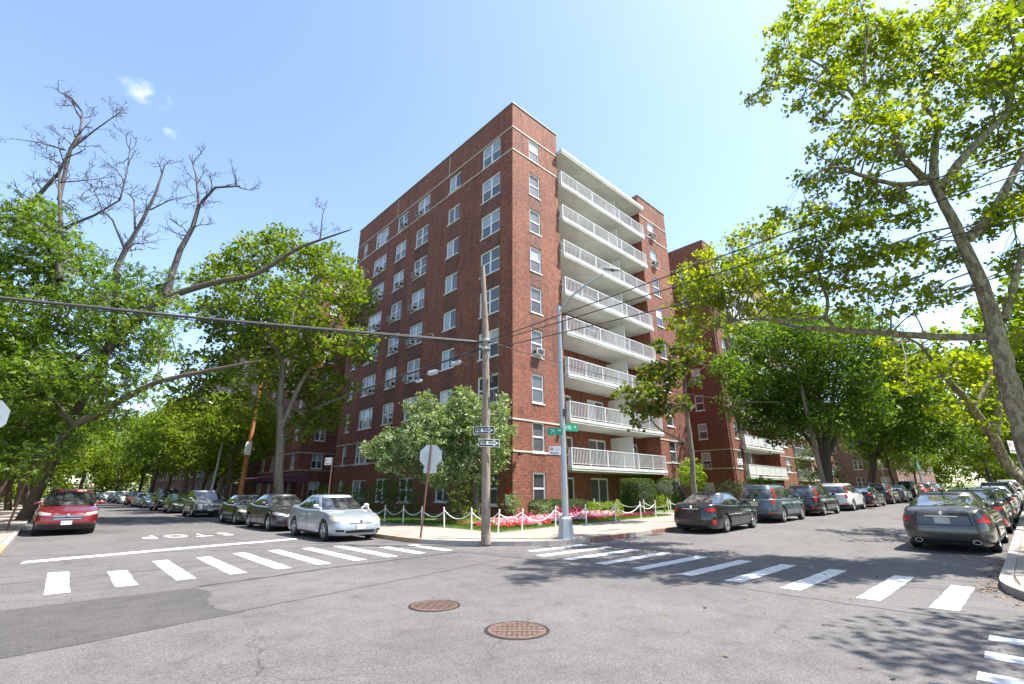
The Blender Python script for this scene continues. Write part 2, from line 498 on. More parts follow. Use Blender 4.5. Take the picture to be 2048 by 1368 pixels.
# ------------------------------------------------------------------ ground, roads, pavements
def gz(x, y=0):
    return 0.015 * max(0.0, x - 12.0)
KX, KY = 8.72, 10.08        # east kerb of the left street, north kerb of the right street
WX = -0.62                  # west kerb of the left street
SY = 0.78                   # south kerb of the right street
XS = [-220, -60, -20, -8, 0, 6, 12, 16, 20, 26, 34, 45, 60, 80, 110, 150, 220, 320]
YS = [-160, -60, -20, -8, 0, 4, 8, 12, 16, 24, 40, 60, 90, 140, 220, 320]
mb = MB()
for i in range(len(XS) - 1):
    for j in range(len(YS) - 1):
        x0, x1, y0, y1 = XS[i], XS[i + 1], YS[j], YS[j + 1]
        mb.quad((x0, y0, gz(x0) - .03), (x1, y0, gz(x1) - .03), (x1, y1, gz(x1) - .03), (x0, y1, gz(x0) - .03))
tag(mb.build('ground', M_grass), 'green ground beyond the streets and pavements', kind='structure')
mb = MB()
for i in range(len(XS) - 1):                       # right street and the crossing
    x0, x1 = XS[i], XS[i + 1]
    mb.quad((x0, SY - 4.4, gz(x0)), (x1, SY - 4.4, gz(x1)), (x1, KY + 5, gz(x1)), (x0, KY + 5, gz(x0)))
mb.quad((WX - .3, KY + 5, 0), (KX + 3, KY + 5, 0), (KX + 3, 300, 0), (WX - .3, 300, 0))
mb.quad((WX - .3, -120, 0), (KX + .8, -120, 0), (KX + .8, SY - 4.4, 0), (WX - .3, SY - 4.4, 0))
tag(mb.build('road', M_asphalt), 'grey asphalt of the two streets and their crossing', kind='structure')

# markings ----------------------------------------------------------
def wob(pts, amp=0.012, step=0.25):
    """outline with slightly worn edges"""
    out = []
    n = len(pts)
    for i in range(n):
        a, b = Vector(pts[i]), Vector(pts[(i + 1) % n])
        k = max(1, int((b - a).length / step))
        for j in range(k):
            p = a.lerp(b, j / k)
            out.append((p.x + random.uniform(-amp, amp), p.y + random.uniform(-amp, amp)))
    return out
def sheet(name, pts, z, mat, kind='structure', amp=0.012, **kw):
    p = wob(pts, amp)
    m = MB().poly([(x, y, gz(x) + z) for x, y in p])
    return tag(m.build(name, mat), kind=kind, **kw)
xw_left = empty('zebra_crossing', (0, 0, 0), kind='structure')
tag(xw_left, 'white striped pedestrian crossing over the left street')
for i in range(10):
    x = 0.24 + i * 0.885
    y0 = 11.08 + 0.05 * i
    y1 = (13.9, 13.3, 14.56, 14.6, 14.9, 14.96, 14.85, 14.78, 13.6, 13.5)[i]
    w = 0.31
    if i >= 8: y0 = 11.5
    p = wob([(x, y0), (x + w, y0), (x + w + .03, y1), (x + .03, y1)], 0.01)
    MB().poly([(a, b, 0.004) for a, b in p]).build('painted_stripe', M_paint, xw_left)
for x in (-0.6,):
    p = wob([(x - .2, 11.0), (x + .1, 11.0), (x + .1, 13.6), (x - .2, 13.6)], 0.01)
    MB().poly([(a, b, 0.004) for a, b in p]).build('painted_stripe', M_paint, xw_left)
xw_r = empty('zebra_crossing', (0, 0, 0), kind='structure')
tag(xw_r, 'white striped pedestrian crossing over the right street, half in tree shade')
for i, y in enumerate((9.86, 9.0, 8.1, 7.12, 6.13, 5.08, 4.15, 3.2, 2.12, 1.25)):
    xa = 9.35 if i else 9.9
    xb = 12.3 if i < 9 else 11.8
    p = wob([(xa, y - .17), (xb, y - .17), (xb, y + .14), (xa, y + .14)], 0.01)
    MB().poly([(a, b, gz(a) + 0.005) for a, b in p]).build('painted_stripe', M_paint, xw_r)
xw_s = empty('zebra_crossing', (0, 0, 0), kind='structure')
tag(xw_s, 'white pedestrian crossing stripes at the lower right corner by the kerb')
for i in range(9):
    x = 8.13 - i * 0.83
    p = wob([(x - .29, -2.2), (x, -2.2), (x, .72), (x - .29, .72)], 0.01)
    MB().poly([(a, b, 0.004) for a, b in p]).build('painted_stripe', M_paint, xw_s)
sheet('stop_line', [(-.2, 16.1), (3.0, 16.95), (6.5, 17.7), (6.55, 18.15), (3.0, 17.45), (-.15, 16.6)], 0.004, M_paint, label='long white stop line across the left street')

def text_mesh(s, size=1.0, ext=0.0, align='CENTER', bold=0.0):
    cu = bpy.data.curves.new('t', 'FONT')
    cu.body = s; cu.size = size; cu.extrude = ext; cu.align_x = align; cu.align_y = 'CENTER'; cu.offset = bold
    cu.resolution_u = 3
    o = bpy.data.objects.new('t', cu); COL.objects.link(o)
    dg = bpy.context.evaluated_depsgraph_get()
    me = bpy.data.meshes.new_from_object(o.evaluated_get(dg))
    bpy.data.objects.remove(o)
    me.name = 'lettering'
    me.materials.clear()
    return me
st = empty('stop_marking', (4.05, 22.1, 0.004), 0, kind='structure')
tag(st, 'white STOP lettering painted on the left street')
for i, ch in enumerate('STOP'):
    me = text_mesh(ch, 1.0, bold=0.008)
    o = link('painted_letter', me, M_paint, st)
    o.matrix_local = Matrix.Translation(((1.5 - i) * .78, (1.5 - i) * -0.12, 0)) @ Matrix.Rotation(math.pi, 4, 'Z') @ Matrix.Diagonal((0.95, 2.1, 1, 1))
# asphalt repairs
pe = []
for i in range(15):
    t = i / 14
    pe.append((2.05 + .10 * t + random.uniform(-.07, .07) + .12 * math.sin(t * 7), 10.15 - 2.45 * t))
patch_pts = [(-9, 10.0), (-9, 7.0)] + [(-4, 7.0), (-1, 7.15), (0.6, 7.35), (1.6, 7.6)] + pe[::-1] + [(1.5, 10.12), (0, 10.05)]
tag(MB().poly([(x, y, 0.004) for x, y in patch_pts]).build('asphalt_patch', M_patch), 'darker rectangular asphalt repair at the lower left', kind='structure')
def seam(pts, w, label):
    left, right = [], []
    for i in range(len(pts)):
        a = Vector(pts[max(i - 1, 0)]); b = Vector(pts[min(i + 1, len(pts) - 1)])
        d = (b - a).normalized(); n = Vector((-d.y, d.x)); p = Vector(pts[i])
        ww = w * random.uniform(.6, 1.4)
        left.append(p + n * ww); right.append(p - n * ww)
    m = MB()
    for i in range(len(pts) - 1):
        m.quad(*[(q.x, q.y, gz(q.x) + .0035) for q in (left[i], right[i], right[i + 1], left[i + 1])])
    return tag(m.build('tar_seam', M_tar), label, kind='structure')
def zz(pts, k=14, a=0.03):
    out = []
    for i in range(len(pts) - 1):
        p, q = Vector(pts[i]), Vector(pts[i + 1])
        for j in range(k):
            r = p.lerp(q, j / k); out.append((r.x + random.uniform(-a, a), r.y + random.uniform(-a, a)))
    out.append(pts[-1]); return out
seam(zz([(2.15, 10.2), (5, 10.75), (8.3, 11.05)]), .05, 'dark tar seam running from the patch to the corner')
seam(zz([(8.6, 9.9), (8.9, 6.0), (8.75, 1.2), (8.6, -3)]), .012, 'thin tar seam across the mouth of the right street')
seam(zz([(-3, 12.6), (2.5, 13.0), (6.5, 13.2)]), .014, 'thin cut line through the left crossing')
seam(zz([(2.2, 7.8), (5, 8.4), (8.4, 9.2)]), .012, 'faint crack from the patch to the right')

# pavements ----------------------------------------------------------
def arc(cx_, cy_, r, a0, a1, n):
    return [(cx_ + r * math.cos(RAD(a0 + (a1 - a0) * i / n)), cy_ + r * math.sin(RAD(a0 + (a1 - a0) * i / n))) for i in range(n + 1)]
R_NE = 4.7
ne_curve = arc(KX + R_NE, KY + R_NE, R_NE, 180, 270, 14)
def kerb_run(parent, pts, w, inward, mats=None, z1=.13):
    """one kerb stone per span; inward: function giving unit inward normal side sign"""
    for i in range(len(pts) - 1):
        a, b = Vector(pts[i]), Vector(pts[i + 1])
        d = (b - a).normalized(); n = Vector((-d.y, d.x)) * inward
        g = d * .004
        q = [a + g, b - g, b - g + n * w, a + g + n * w]
        if inward < 0: q = q[::-1]
        q = [(p.x, p.y) for p in q]
        dz = random.uniform(-.004, .004)
        m = MB().prism(q, lambda x, y: gz(x) - .02, lambda x, y: gz(x) + z1 + dz)
        mt = mats(i) if mats else M_curb
        m.build('kerb_stone', mt, parent)
def lin(a, b, step):
    a, b = Vector(a), Vector(b); k = max(1, round((b - a).length / step))
    return [tuple(a.lerp(b, i / k)) for i in range(k + 1)]
walk = empty('pavement', (0, 0, 0), kind='structure')
tag(walk, 'pale concrete pavement round the near corner of the apartment block')
# base block (joint colour) under the slabs
outer = [(KX + .16, 220)] + [(KX + .16, KY + R_NE)] + arc(KX + R_NE, KY + R_NE, R_NE - .16, 180, 270, 14)[1:] + [(20, KY + .16), (45, KY + .16), (110, KY + .16), (220, KY + .16)]
inner = [(220, 14.0), (110, 14.0), (45, 14.0), (20, 14.0), (12.9, 13.75), (12.35, 14.3), (12.35, 220)]
MB().prism(outer + inner, lambda x, y: gz(x) - .03, lambda x, y: gz(x) + .105).build('pavement_base', M_walkdk, walk)
kp = lin((KX, 60), (KX, KY + R_NE), 1.5) + ne_curve[1:] + lin((KX + R_NE, KY), (64, KY), 1.6)[1:]
nst = len(lin((KX, 60), (KX, KY + R_NE), 1.5))
def kerb_mat(i):
    if nst - 3 <= i <= nst: return M_curbyel
    if nst + 12 <= i <= nst + 13: return M_curbrust
    if 14.2 + 1 < kp[i][0] < 17.5 and kp[i][1] < KY + .01: return M_curbrust if kp[i][0] > 15.8 else M_curb
    return M_curb
kerb_run(walk, kp, .155, 1, kerb_mat)
MB().prism([(KX, 60.01), (KX + .155, 60.01), (KX + .155, 220), (KX, 220)][::1], -.02, .13).build('kerb_far', M_curb, walk)
MB().prism([(64.01, KY), (220, KY), (220, KY + .155), (64.01, KY + .155)], lambda x, y: gz(x) - .02, lambda x, y: gz(x) + .13).build('kerb_far', M_curb, walk)
# slabs: clip a 1.25 m grid to the pavement outline
def clip_poly(poly, inside, inter):
    out = []
    for i in range(len(poly)):
        a, b = poly[i], poly[(i + 1) % len(poly)]
        ia, ib = inside(a), inside(b)
        if ia: out.append(a)
        if ia != ib: out.append(inter(a, b))
    return out
def bis(f):
    def g(a, b):
        fa = f(a)
        for _ in range(22):
            m = ((a[0] + b[0]) / 2, (a[1] + b[1]) / 2)
            if f(m) == fa: a = m
            else: b = m
        return a
    return g
def in_walk(p):
    x, y = p
    if x < KX + .165 or y < KY + .165: return False
    cx_, cy_ = KX + R_NE, KY + R_NE
    if x < cx_ and y < cy_ and math.hypot(x - cx_, y - cy_) > R_NE - .165: return False
    return True
def slab_cell(parent, x0, x1, y0, y1, f, clipout=None, mat=M_walk, name='paving_slab'):
    g = .009
    k = 3
    base = []
    cs = [(x0 + g, y0 + g), (x1 - g, y0 + g), (x1 - g, y1 - g), (x0 + g, y1 - g)]
    for i in range(4):
        for j in range(k):
            base.append((cs[i][0] + (cs[(i + 1) % 4][0] - cs[i][0]) * j / k, cs[i][1] + (cs[(i + 1) % 4][1] - cs[i][1]) * j / k))
    p = clip_poly(base, f, bis(f)) if f else base
    if len(p) < 3: return
    ar = abs(sum(p[i][0] * p[(i + 1) % len(p)][1] - p[(i + 1) % len(p)][0] * p[i][1] for i in range(len(p)))) / 2
    if ar < .02: return
    dz = random.uniform(-.003, .004)
    MB().prism(p, lambda x, y: gz(x) + .09, lambda x, y: gz(x) + .126 + dz).build(name, mat, parent)
def walk_in(p):
    x, y = p
    if not in_walk(p): return False
    # stop at the lawn edge
    if x > 12.34 and y > 13.99: return False
    if x > 12.34 and y > 13.73 and (x - 12.34) + (y - 13.73) * 0 < 0.6 and y > 13.73 + (0.62 - (x - 12.34)) * 0 + .28: return False
    return True
yy = KY
for i in range(17):
    for j in range(3):
        slab_cell(walk, KX + i * 1.25, KX + (i + 1) * 1.25, KY + .1 + j * 1.3, KY + .1 + (j + 1) * 1.3, walk_in)
for j in range(3, 17):
    for i in range(3):
        slab_cell(walk, KX + i * 1.21, KX + (i + 1) * 1.21, KY + .1 + j * 1.3, KY + .1 + (j + 1) * 1.3, walk_in)
xa = KX + 17 * 1.25
while xa < 62:
    slab_cell(walk, xa, xa + 2.5, KY + .17, 12.05, None); slab_cell(walk, xa, xa + 2.5, 12.05, 13.98, None)
    xa += 2.5
MB().prism([(xa, KY + .17), (220, KY + .17), (220, 13.98), (xa, 13.98)], lambda x, y: gz(x) + .09, lambda x, y: gz(x) + .126).build('paving_far', M_walk, walk)
ya = KY + .1 + 17 * 1.3
MB().prism([(KX + .17, ya + .01), (12.33, ya + .01), (12.33, 220), (KX + .17, 220)], .09, .126).build('paving_far', M_walk, walk)

# south-east pavement (lower right)
wse = empty('pavement', (0, 0, 0), kind='structure')
tag(wse, 'pale concrete pavement at the right edge with a rounded kerb')
R_SE = 3.4
XSE = 8.95
se_curve = arc(XSE + R_SE, SY - R_SE, R_SE, 180, 90, 12)
kp = lin((XSE, -14), (XSE, SY - R_SE), 1.5) + se_curve[1:] + lin((XSE + R_SE, SY), (62, SY), 1.6)[1:]
kerb_run(wse, kp, .17, -1)
o2 = [(XSE + .17, -40)] + [(XSE + .17, SY - R_SE)] + arc(XSE + R_SE, SY - R_SE, R_SE - .17, 180, 90, 12)[1:] + [(20, SY - .17), (60, SY - .17), (220, SY - .17)]
MB().prism((o2 + [(220, -3.2), (60, -3.2), (20, -3.2), (12.6, -3.2), (12.6, -40)])[::-1], lambda x, y: gz(x) - .03, lambda x, y: gz(x) + .105).build('pavement_base', M_walkdk, wse)
def in_se(p):
    x, y = p
    if x < XSE + .18 or y > SY - .18: return False
    cx_, cy_ = XSE + R_SE, SY - R_SE
    if x < cx_ and y > cy_ and math.hypot(x - cx_, y - cy_) > R_SE - .18: return False
    return True
for i in range(22):
    for j in range(3):
        slab_cell(wse, XSE + i * 1.3, XSE + (i + 1) * 1.3, SY - (j + 1) * 1.3, SY - j * 1.3, in_se)
xa = XSE + 22 * 1.3
MB().prism([(xa, -3.1), (220, -3.1), (220, SY - .18), (xa, SY - .18)], lambda x, y: gz(x) + .09, lambda x, y: gz(x) + .126).build('paving_far', M_walk, wse)
MB().prism([(62.01, SY - .17), (220, SY - .17), (220, SY), (62.01, SY)], lambda x, y: gz(x) - .02, lambda x, y: gz(x) + .13).build('kerb_far', M_curb, wse)

# west pavement (left edge)
ww = empty('pavement', (0, 0, 0), kind='structure')
tag(ww, 'shaded concrete pavement along the left side of the left street')
kerb_run(ww, [(WX - .5, 14.2), (WX - .12, 15.0)] + lin((WX, 15.8), (WX, 60), 1.5), .16, 1, lambda i: M_curbyel if i < 5 else M_curb)
MB().prism([(-5.2, 13.2), (WX - 1.2, 13.2), (WX - .66, 14.3), (WX - .28, 15.0), (WX - .16, 15.8), (WX - .16, 220), (-5.2, 220)], -.03, .105).build('pavement_base', M_walkdk, ww)
for j in range(26):
    for i in range(3):
        if j == 0 and i == 0: continue
        slab_cell(ww, WX - .17 - (i + 1) * 1.45 + (.0), WX - .17 - i * 1.45, 15.9 + j * 1.5, 15.9 + (j + 1) * 1.5, None)
MB().prism([(WX - .17, 54.92), (WX - .17, 220), (-5.1, 220), (-5.1, 54.92)][::-1][::-1], .09, .126).build('paving_far', M_walk, ww)

# lawns
def lawn(name, pts, z, label, blades=0, box=None, zfun=None):
    o = tag(MB().prism(pts, lambda x, y: gz(x) - .03, lambda x, y: gz(x) + z).build(name, M_grass), label, kind='structure')
    return o
lawn('lawn', [(12.36, 14.32), (12.92, 14.01), (18.4, 14.01), (25.4, 14.01), (25.4, 21.4), (18.4, 21.4), (18.4, 19.46), (18.2, 19.46), (18.2, 43), (12.36, 43)], .145, 'mown green lawn between the chain fence and the brick apartment block')
lawn('lawn', [(27.6, 14.01), (34, 14.01), (60, 14.01), (90, 14.01), (90, 21.4), (60, 21.4), (40, 21.4), (27.6, 21.4)], .145, 'green lawn past the entrance path on the right street')
lawn('lawn', [(12.36, 43.01), (18.2, 43.01), (18.2, 200), (12.36, 200)], .145, 'shaded lawn strip farther along the left street')
tag(MB().prism([(25.42, 14.01), (27.58, 14.01), (27.58, 21.4), (25.42, 21.4)], lambda x, y: gz(x) - .03, lambda x, y: gz(x) + .14).build('path', M_walk), 'concrete entrance path through the front garden', kind='structure')

# ------------------------------------------------------------------ windows
WCACHE = {}
def win_meshes(kind, w, h):
    key = (kind, round(w, 2), round(h, 2))
    if key in WCACHE: return WCACHE[key]
    f = .07; d0, d1 = .07, .15
    m = MB()
    m.box(0, f, d0 - .02, d1, 0, h).box(w - f, w, d0 - .02, d1, 0, h).box(f, w - f, d0 - .02, d1, 0, f).box(f, w - f, d0 - .02, d1, h - f - .02, h)
    panes = []
    def dh(x0, x1):
        mid = h * .5
        m.box(x0, x1, d0 + .005, d1, mid - .03, mid + .03)
        panes.append((x0, x1, mid + .03, h - f - .02, 'up')); panes.append((x0, x1, f, mid - .03, 'lo'))
    def fixed(x0, x1, tag_='lo'):
        panes.append((x0, x1, f, h - f - .02, tag_))
    if kind == 'single': dh(f, w - f)
    elif kind == 'double':
        c = w / 2; m.box(c - .055, c + .055, d0 - .01, d1, f, h - f - .02); dh(f, c - .055); dh(c + .055, w - f)
    elif kind == 'slider':
        c = w / 2; m.box(c - .035, c + .035, d0, d1, f, h - f - .02); fixed(f, c - .035, 'up'); fixed(c + .035, w - f, 'lo')
    elif kind == 'triple':
        a, b = w * .27, w * .73
        m.box(a - .04, a + .04, d0 - .01, d1, f, h - f - .02).box(b - .04, b + .04, d0 - .01, d1, f, h - f - .02)
        dh(f, a - .04); fixed(a + .04, b - .04, 'up'); dh(b + .04, w - f)
    elif kind == 'door':
        fixed(f, w - f, 'lo')
    frame = m.mesh('window')
    pm = []
    for (x0, x1, z0, z1, t) in panes:
        # a casement line round each pane and the glass itself
        q = MB().box(x0, x1, d0 + .045, d0 + .06, z0, z1)
        s = MB(); e = .022
        s.box(x0, x0 + e, d0 + .02, d0 + .044, z0, z1).box(x1 - e, x1, d0 + .02, d0 + .044, z0, z1).box(x0 + e, x1 - e, d0 + .02, d0 + .044, z0, z0 + e).box(x0 + e, x1 - e, d0 + .02, d0 + .044, z1 - e, z1)
        pm.append((q.mesh('pane'), s.mesh('sash'), t))
    sill = MB().box(-.06, w + .06, -.05, .06, -.07, 0).mesh('sill')
    WCACHE[key] = (frame, pm, sill)
    return WCACHE[key]
def place_window(parent, kind, w, h, M, rng, sash=True, blind=None, sillm=None):
    fr, pm, sill = win_meshes(kind, w, h)
    o = link('window', fr, M_white, parent, mw=M)
    bl = rng.random() if blind is None else blind
    for q, s, t in pm:
        if t == 'up': mt = M_pane_blind if bl < .50 else (M_pane_white if bl < .62 else (M_pane_grey if bl < .8 else M_pane_dark))
        else: mt = M_pane_dark if rng.random() < .45 else M_pane_grey
        link('pane', q, mt, o)
        if sash: link('sash', s, M_white, o)
    link('sill', sill, sillm or M_white, o)
    return o
def wall(parent, name, mat, M, U, Z0, Z1, ops, depth=.16):
    """wall in its local frame: x along, y inward, z up; ops = (u0,u1,z0,z1) openings with reveals"""
    us = sorted({0, U, *[round(o[0], 4) for o in ops], *[round(o[1], 4) for o in ops]})
    zs = sorted({Z0, Z1, *[round(o[2], 4) for o in ops], *[round(o[3], 4) for o in ops]})
    us = [u for u in us if 0 <= u <= U]; zs = [z for z in zs if Z0 <= z <= Z1]
    m = MB()
    for i in range(len(us) - 1):
        for j in range(len(zs) - 1):
            cu, cz = (us[i] + us[i + 1]) / 2, (zs[j] + zs[j + 1]) / 2
            if any(o[0] < cu < o[1] and o[2] < cz < o[3] for o in ops): continue
            m.quad((us[i], 0, zs[j]), (us[i + 1], 0, zs[j]), (us[i + 1], 0, zs[j + 1]), (us[i], 0, zs[j + 1]))
    for (a, b, c, d) in ops:
        D = depth
        m.quad((a, 0, c), (a, D, c), (b, D, c), (b, 0, c)); m.quad((a, 0, d), (b, 0, d), (b, D, d), (a, D, d))
        m.quad((a, 0, c), (a, 0, d), (a, D, d), (a, D, c)); m.quad((b, 0, c), (b, D, c), (b, D, d), (b, 0, d))
        m.quad((a, D + .002, c), (b, D + .002, c), (b, D + .002, d), (a, D + .002, d))
    m.xf(M)     # baked, so brick coursing follows world coordinates
    return m.build(name, mat, parent)
def MX(x, y, z=0):      # frame for a wall facing -X whose local x runs towards -Y from (x,y)
    return Matrix.Translation((x, y, z)) @ Matrix.Rotation(-math.pi / 2, 4, 'Z')
def MY(x, y, z=0):      # frame for a wall facing -Y
    return Matrix.Translation((x, y, z))

AC = None
ORD = ['ground', 'second', 'third', 'fourth', 'fifth', 'sixth', 'seventh', 'eighth', 'top']
def ac_unit(M, label, group):
    global AC
    if AC is None:
        r = empty('air_conditioner')
        MB().box(0, .62, -.36, .10, 0, .40).build('case', M_ac, r)
        g = MB()
        for k in range(9): g.box(.05, .57, -.372, -.362, .04 + k * .037, .058 + k * .037)
        g.build('grille', M_dark, r)
        for k in range(2):
            MB().box(.62 - .6 * k, .64 - .6 * k, -.25, 0, .08, .3).xf(Matrix.Translation((0.0 if k == 0 else -.04, 0, 0))).build('side_vent', M_dark, r)
        b = MB().tube([(.1, .02, -.25), (.1, -.25, 0)], .012, 5).tube([(.5, .02, -.25), (.5, -.25, 0)], .012, 5)
        b.build('bracket', M_ac, r)
        AC = r; o = r
    else:
        o = copy_tree(AC)
    o.matrix_world = M
    tag(o, label, 'air conditioner', group)
    return o

rw = random.Random(5)
X0, Y0 = 18.25, 19.45
FH = 2.92
SILL = [0.83 + FH * k for k in range(9)]
ZT = 28.1
bld = empty('apartment_building', (X0, Y0, 0))
tag(bld, 'nine storey red brick apartment block on the corner with white balconies', 'building')
bld.location = (0, 0, 0)
# left facade (faces -X)
YL = 43.25
cols = [('A', 20.72, 22.70, 'double', 1.80), ('B', 25.36, 26.88, 'slider', 1.42), ('C', 29.68, 31.58, 'double', 1.70),
        ('D', 33.2, 35.0, 'double', 1.70), ('E', 36.7, 39.2, 'triple', 1.72), ('F', 41.02, 41.80, 'single', 1.68)]
ops = []; wl = []
for f in range(9):
    for ci, (c, y0, y1, kind, h) in enumerate(cols):
        z0 = SILL[f] + (.12 if kind == 'slider' else 0)
        k2 = kind
        if f == 0 and c == 'E': z0, h, k2 = .25, 2.25, 'slider'
        u0, u1 = YL - y1, YL - y0
        ops.append((u0, u1, z0, z0 + h)); wl.append((k2, u0, u1, z0, h, f, ci))
wall(bld, 'brick_wall', M_brick, MX(X0, YL), YL - Y0, -.1, ZT, ops)
acs = {(8, 2): .1, (8, 3): 1, (7, 4): 1.2, (6, 4): 1.4, (6, 2): .2, (6, 3): 1.0, (5, 2): .1, (5, 3): 0.1, (5, 4): 1.6, (4, 2): .15, (4, 3): .9, (4, 4): 1.3, (3, 2): .1, (3, 3): .9, (3, 4): 1.3, (2, 3): 1.0, (7, 2): .3}
for (kind, u0, u1, z0, h, f, ci) in wl:
    place_window(bld, kind, u1 - u0, h, MX(X0, YL, z0) @ Matrix.Translation((u0, 0, 0)), rw)
    if (f, ci) in acs and not (f == 7 and ci == 2):
        ac_unit(MX(X0, YL, z0 + .07) @ Matrix.Translation((u0 + acs[(f, ci)], 0.03, 0)),
                'white air conditioner in the %s floor window, %s column from the corner, shaded long facade' % (ORD[f], ['first', 'second', 'third', 'fourth', 'fifth', 'sixth'][ci]), 'window air conditioners')
for (c, y0, y1, kind, h) in cols[:5]:
    for f in range(8):
        zb = SILL[f] + (.12 if kind == 'slider' else 0) + h + .04; zt_ = SILL[f + 1] + (.12 if kind == 'slider' else 0) - .09
        if f in (0, 1, 7): continue
        MB().box(X0 - .012, X0 + .01, y0 - .02, y1 + .02, zb, zt_).build('brick_spandrel', M_brickdk, bld)
# right pier
wall(bld, 'brick_wall', M_brick, MY(X0, Y0), 22.9 - X0, -.1, ZT, [(1.62, 2.66, s, s + 1.8) for s in SILL])
for f, s in enumerate(SILL):
    if 1 < f < 7: MB().box(X0 + 1.6, X0 + 2.68, Y0 - .010, Y0 + .01, s + 1.86, s + 2.78).build('brick_spandrel', M_brick_sp, bld)
    place_window(bld, 'single', 1.04, 1.8, MY(X0, Y0, s) @ Matrix.Translation((1.62, 0, 0)), rw)
ac_unit(MY(X0, Y0, SILL[3] + .07) @ Matrix.Translation((1.80, 0.03, 0)), 'white air conditioner in the fourth floor window left of the balconies, sunlit facade', 'window air conditioners')
# recess behind balconies
RB = 21.45; RX0, RX1 = 22.9, 34.3
slabz = [2.82 + FH * k for k in range(8)]
ops = []; wl = []
for f in range(9):
    zf = (.25 if f == 0 else slabz[f - 1] + .32)
    top = 2.5 if f == 0 else zf + 2.1
    h = top - zf
    ops += [(2.2 - .0, 3.05, zf + .05, top), (4.85, 6.9, zf + .05, top)]
    wl += [('door', 2.2, .85, zf + .05, h - .05), ('slider', 4.85, 2.05, zf + .05, h - .05)]
    if f == 0:
        ops.append((8.4, 11.1, .5, 2.5)); wl.append(('triple', 8.4, 2.7, .5, 2.0))
    else:
        ops += [(8.25, 9.5, zf + .8, top), (10.45, 11.25, zf + .05, top)]
        wl += [('slider', 8.25, 1.25, zf + .8, h - .8), ('door', 10.45, .8, zf + .05, h - .05)]
wall(bld, 'brick_wall', M_brick, MY(RX0, RB), RX1 - RX0, -.1, 26.6, ops)
for kind, u, w, z, h in wl:
    place_window(bld, kind, w, h, MY(RX0, RB, z) @ Matrix.Translation((u, 0, 0)), rw)
# return walls of the recess
MB().quad((RX0, Y0, -.1), (RX0, Y0, ZT), (RX0, RB, ZT), (RX0, RB, -.1)).build('brick_wall', M_brick, bld)
MB().quad((RX1, Y0, -.1), (RX1, RB, -.1), (RX1, RB, ZT), (RX1, Y0, ZT)).build('brick_wall', M_brick, bld)
XR = 39.1
wall(bld, 'brick_wall', M_brick, MY(RX1, Y0), XR - RX1, -.1, ZT, [(1.35, 2.5, s + .05, s + 1.8) for s in SILL])
for f, s in enumerate(SILL):
    place_window(bld, 'single', 1.15, 1.75, MY(RX1, Y0, s + .05) @ Matrix.Translation((1.35, 0, 0)), rw)
for f in (8, 7):
    ac_unit(MY(RX1, Y0, SILL[f] + .12) @ Matrix.Translation((1.6, 0.03, 0)), 'white air conditioner in the %s floor window right of the balconies' % ORD[f], 'window air conditioners')
# end and back walls, roof, copings
MB().quad((XR, Y0, -.1), (XR, 36, -.1), (XR, 36, ZT), (XR, Y0, ZT)).build('brick_wall', M_brick, bld)
MB().quad((X0, YL, -.1), (X0, YL, ZT), (30, YL, ZT), (30, YL, -.1)).build('brick_wall', M_brick, bld)
MB().quad((30, YL, -.1), (30, YL, ZT), (30, 36, ZT), (30, 36, -.1)).quad((30, 36, -.1), (30, 36, ZT), (XR, 36, ZT), (XR, 36, -.1)).build('brick_wall', M_brick, bld)
MB().prism([(X0 + .3, Y0 + .3), (RX0, Y0 + .3), (RX0, RB), (RX1, RB), (RX1, Y0 + .3), (XR - .3, Y0 + .3), (XR - .3, 35.7), (29.7, 35.7), (29.7, YL - .3), (X0 + .3, YL - .3)], 26.9, 27.2).build('roof', M_roof, bld)
cp = MB()
cp.box(X0 - .05, X0 + .3, Y0 - .05, YL + .05, ZT, ZT + .07)
cp.box(X0 + .3, RX0 + .05, Y0 - .05, Y0 + .3, ZT, ZT + .07)
cp.box(RX0 - .25, RX0 + .05, Y0 + .3, RB, ZT, ZT + .07)
cp.box(RX1 - .05, XR + .05, Y0 - .05, Y0 + .3, ZT, ZT + .07)
cp.box(RX1 - .05, RX1 + .25, Y0 + .3, RB, ZT, ZT + .07)
cp.box(XR - .25, XR + .05, Y0 + .3, 36, ZT, ZT + .07)
cp.build('coping', M_coping, bld)
cp = MB().box(RX0 - .02, RX0 + .3, Y0 + .4, RB + .01, ZT - 1.1, ZT - .0)
ops = [(3.2, 4.4, s, s + 1.7) for s in SILL]  # rear wing added so that the next block's courtyard wall stands in shade
wall(bld, 'brick_wall', M_brick, MX(24.5, 52.4), 9.1, -.1, ZT, ops)
for s in SILL: place_window(bld, 'double', 1.2, 1.7, MX(24.5, 52.4, s) @ Matrix.Translation((3.2, 0, 0)), rw, sash=False)
MB().quad((24.5, 52.4, -.1), (24.5, 52.4, ZT), (39.1, 52.4, ZT), (39.1, 52.4, -.1)).quad((39.1, 36.01, -.1), (39.1, 52.4, -.1), (39.1, 52.4, ZT), (39.1, 36.01, ZT)).quad((24.5, 43.3, 27.2), (39.1, 43.3, 27.2), (39.1, 52.4, 27.2), (24.5, 52.4, 27.2)).build('added_rear_wing', M_brick, bld)
MB().box(24.45, 24.75, 43.31, 52.45, ZT, ZT + .07).build('coping', M_coping, bld)
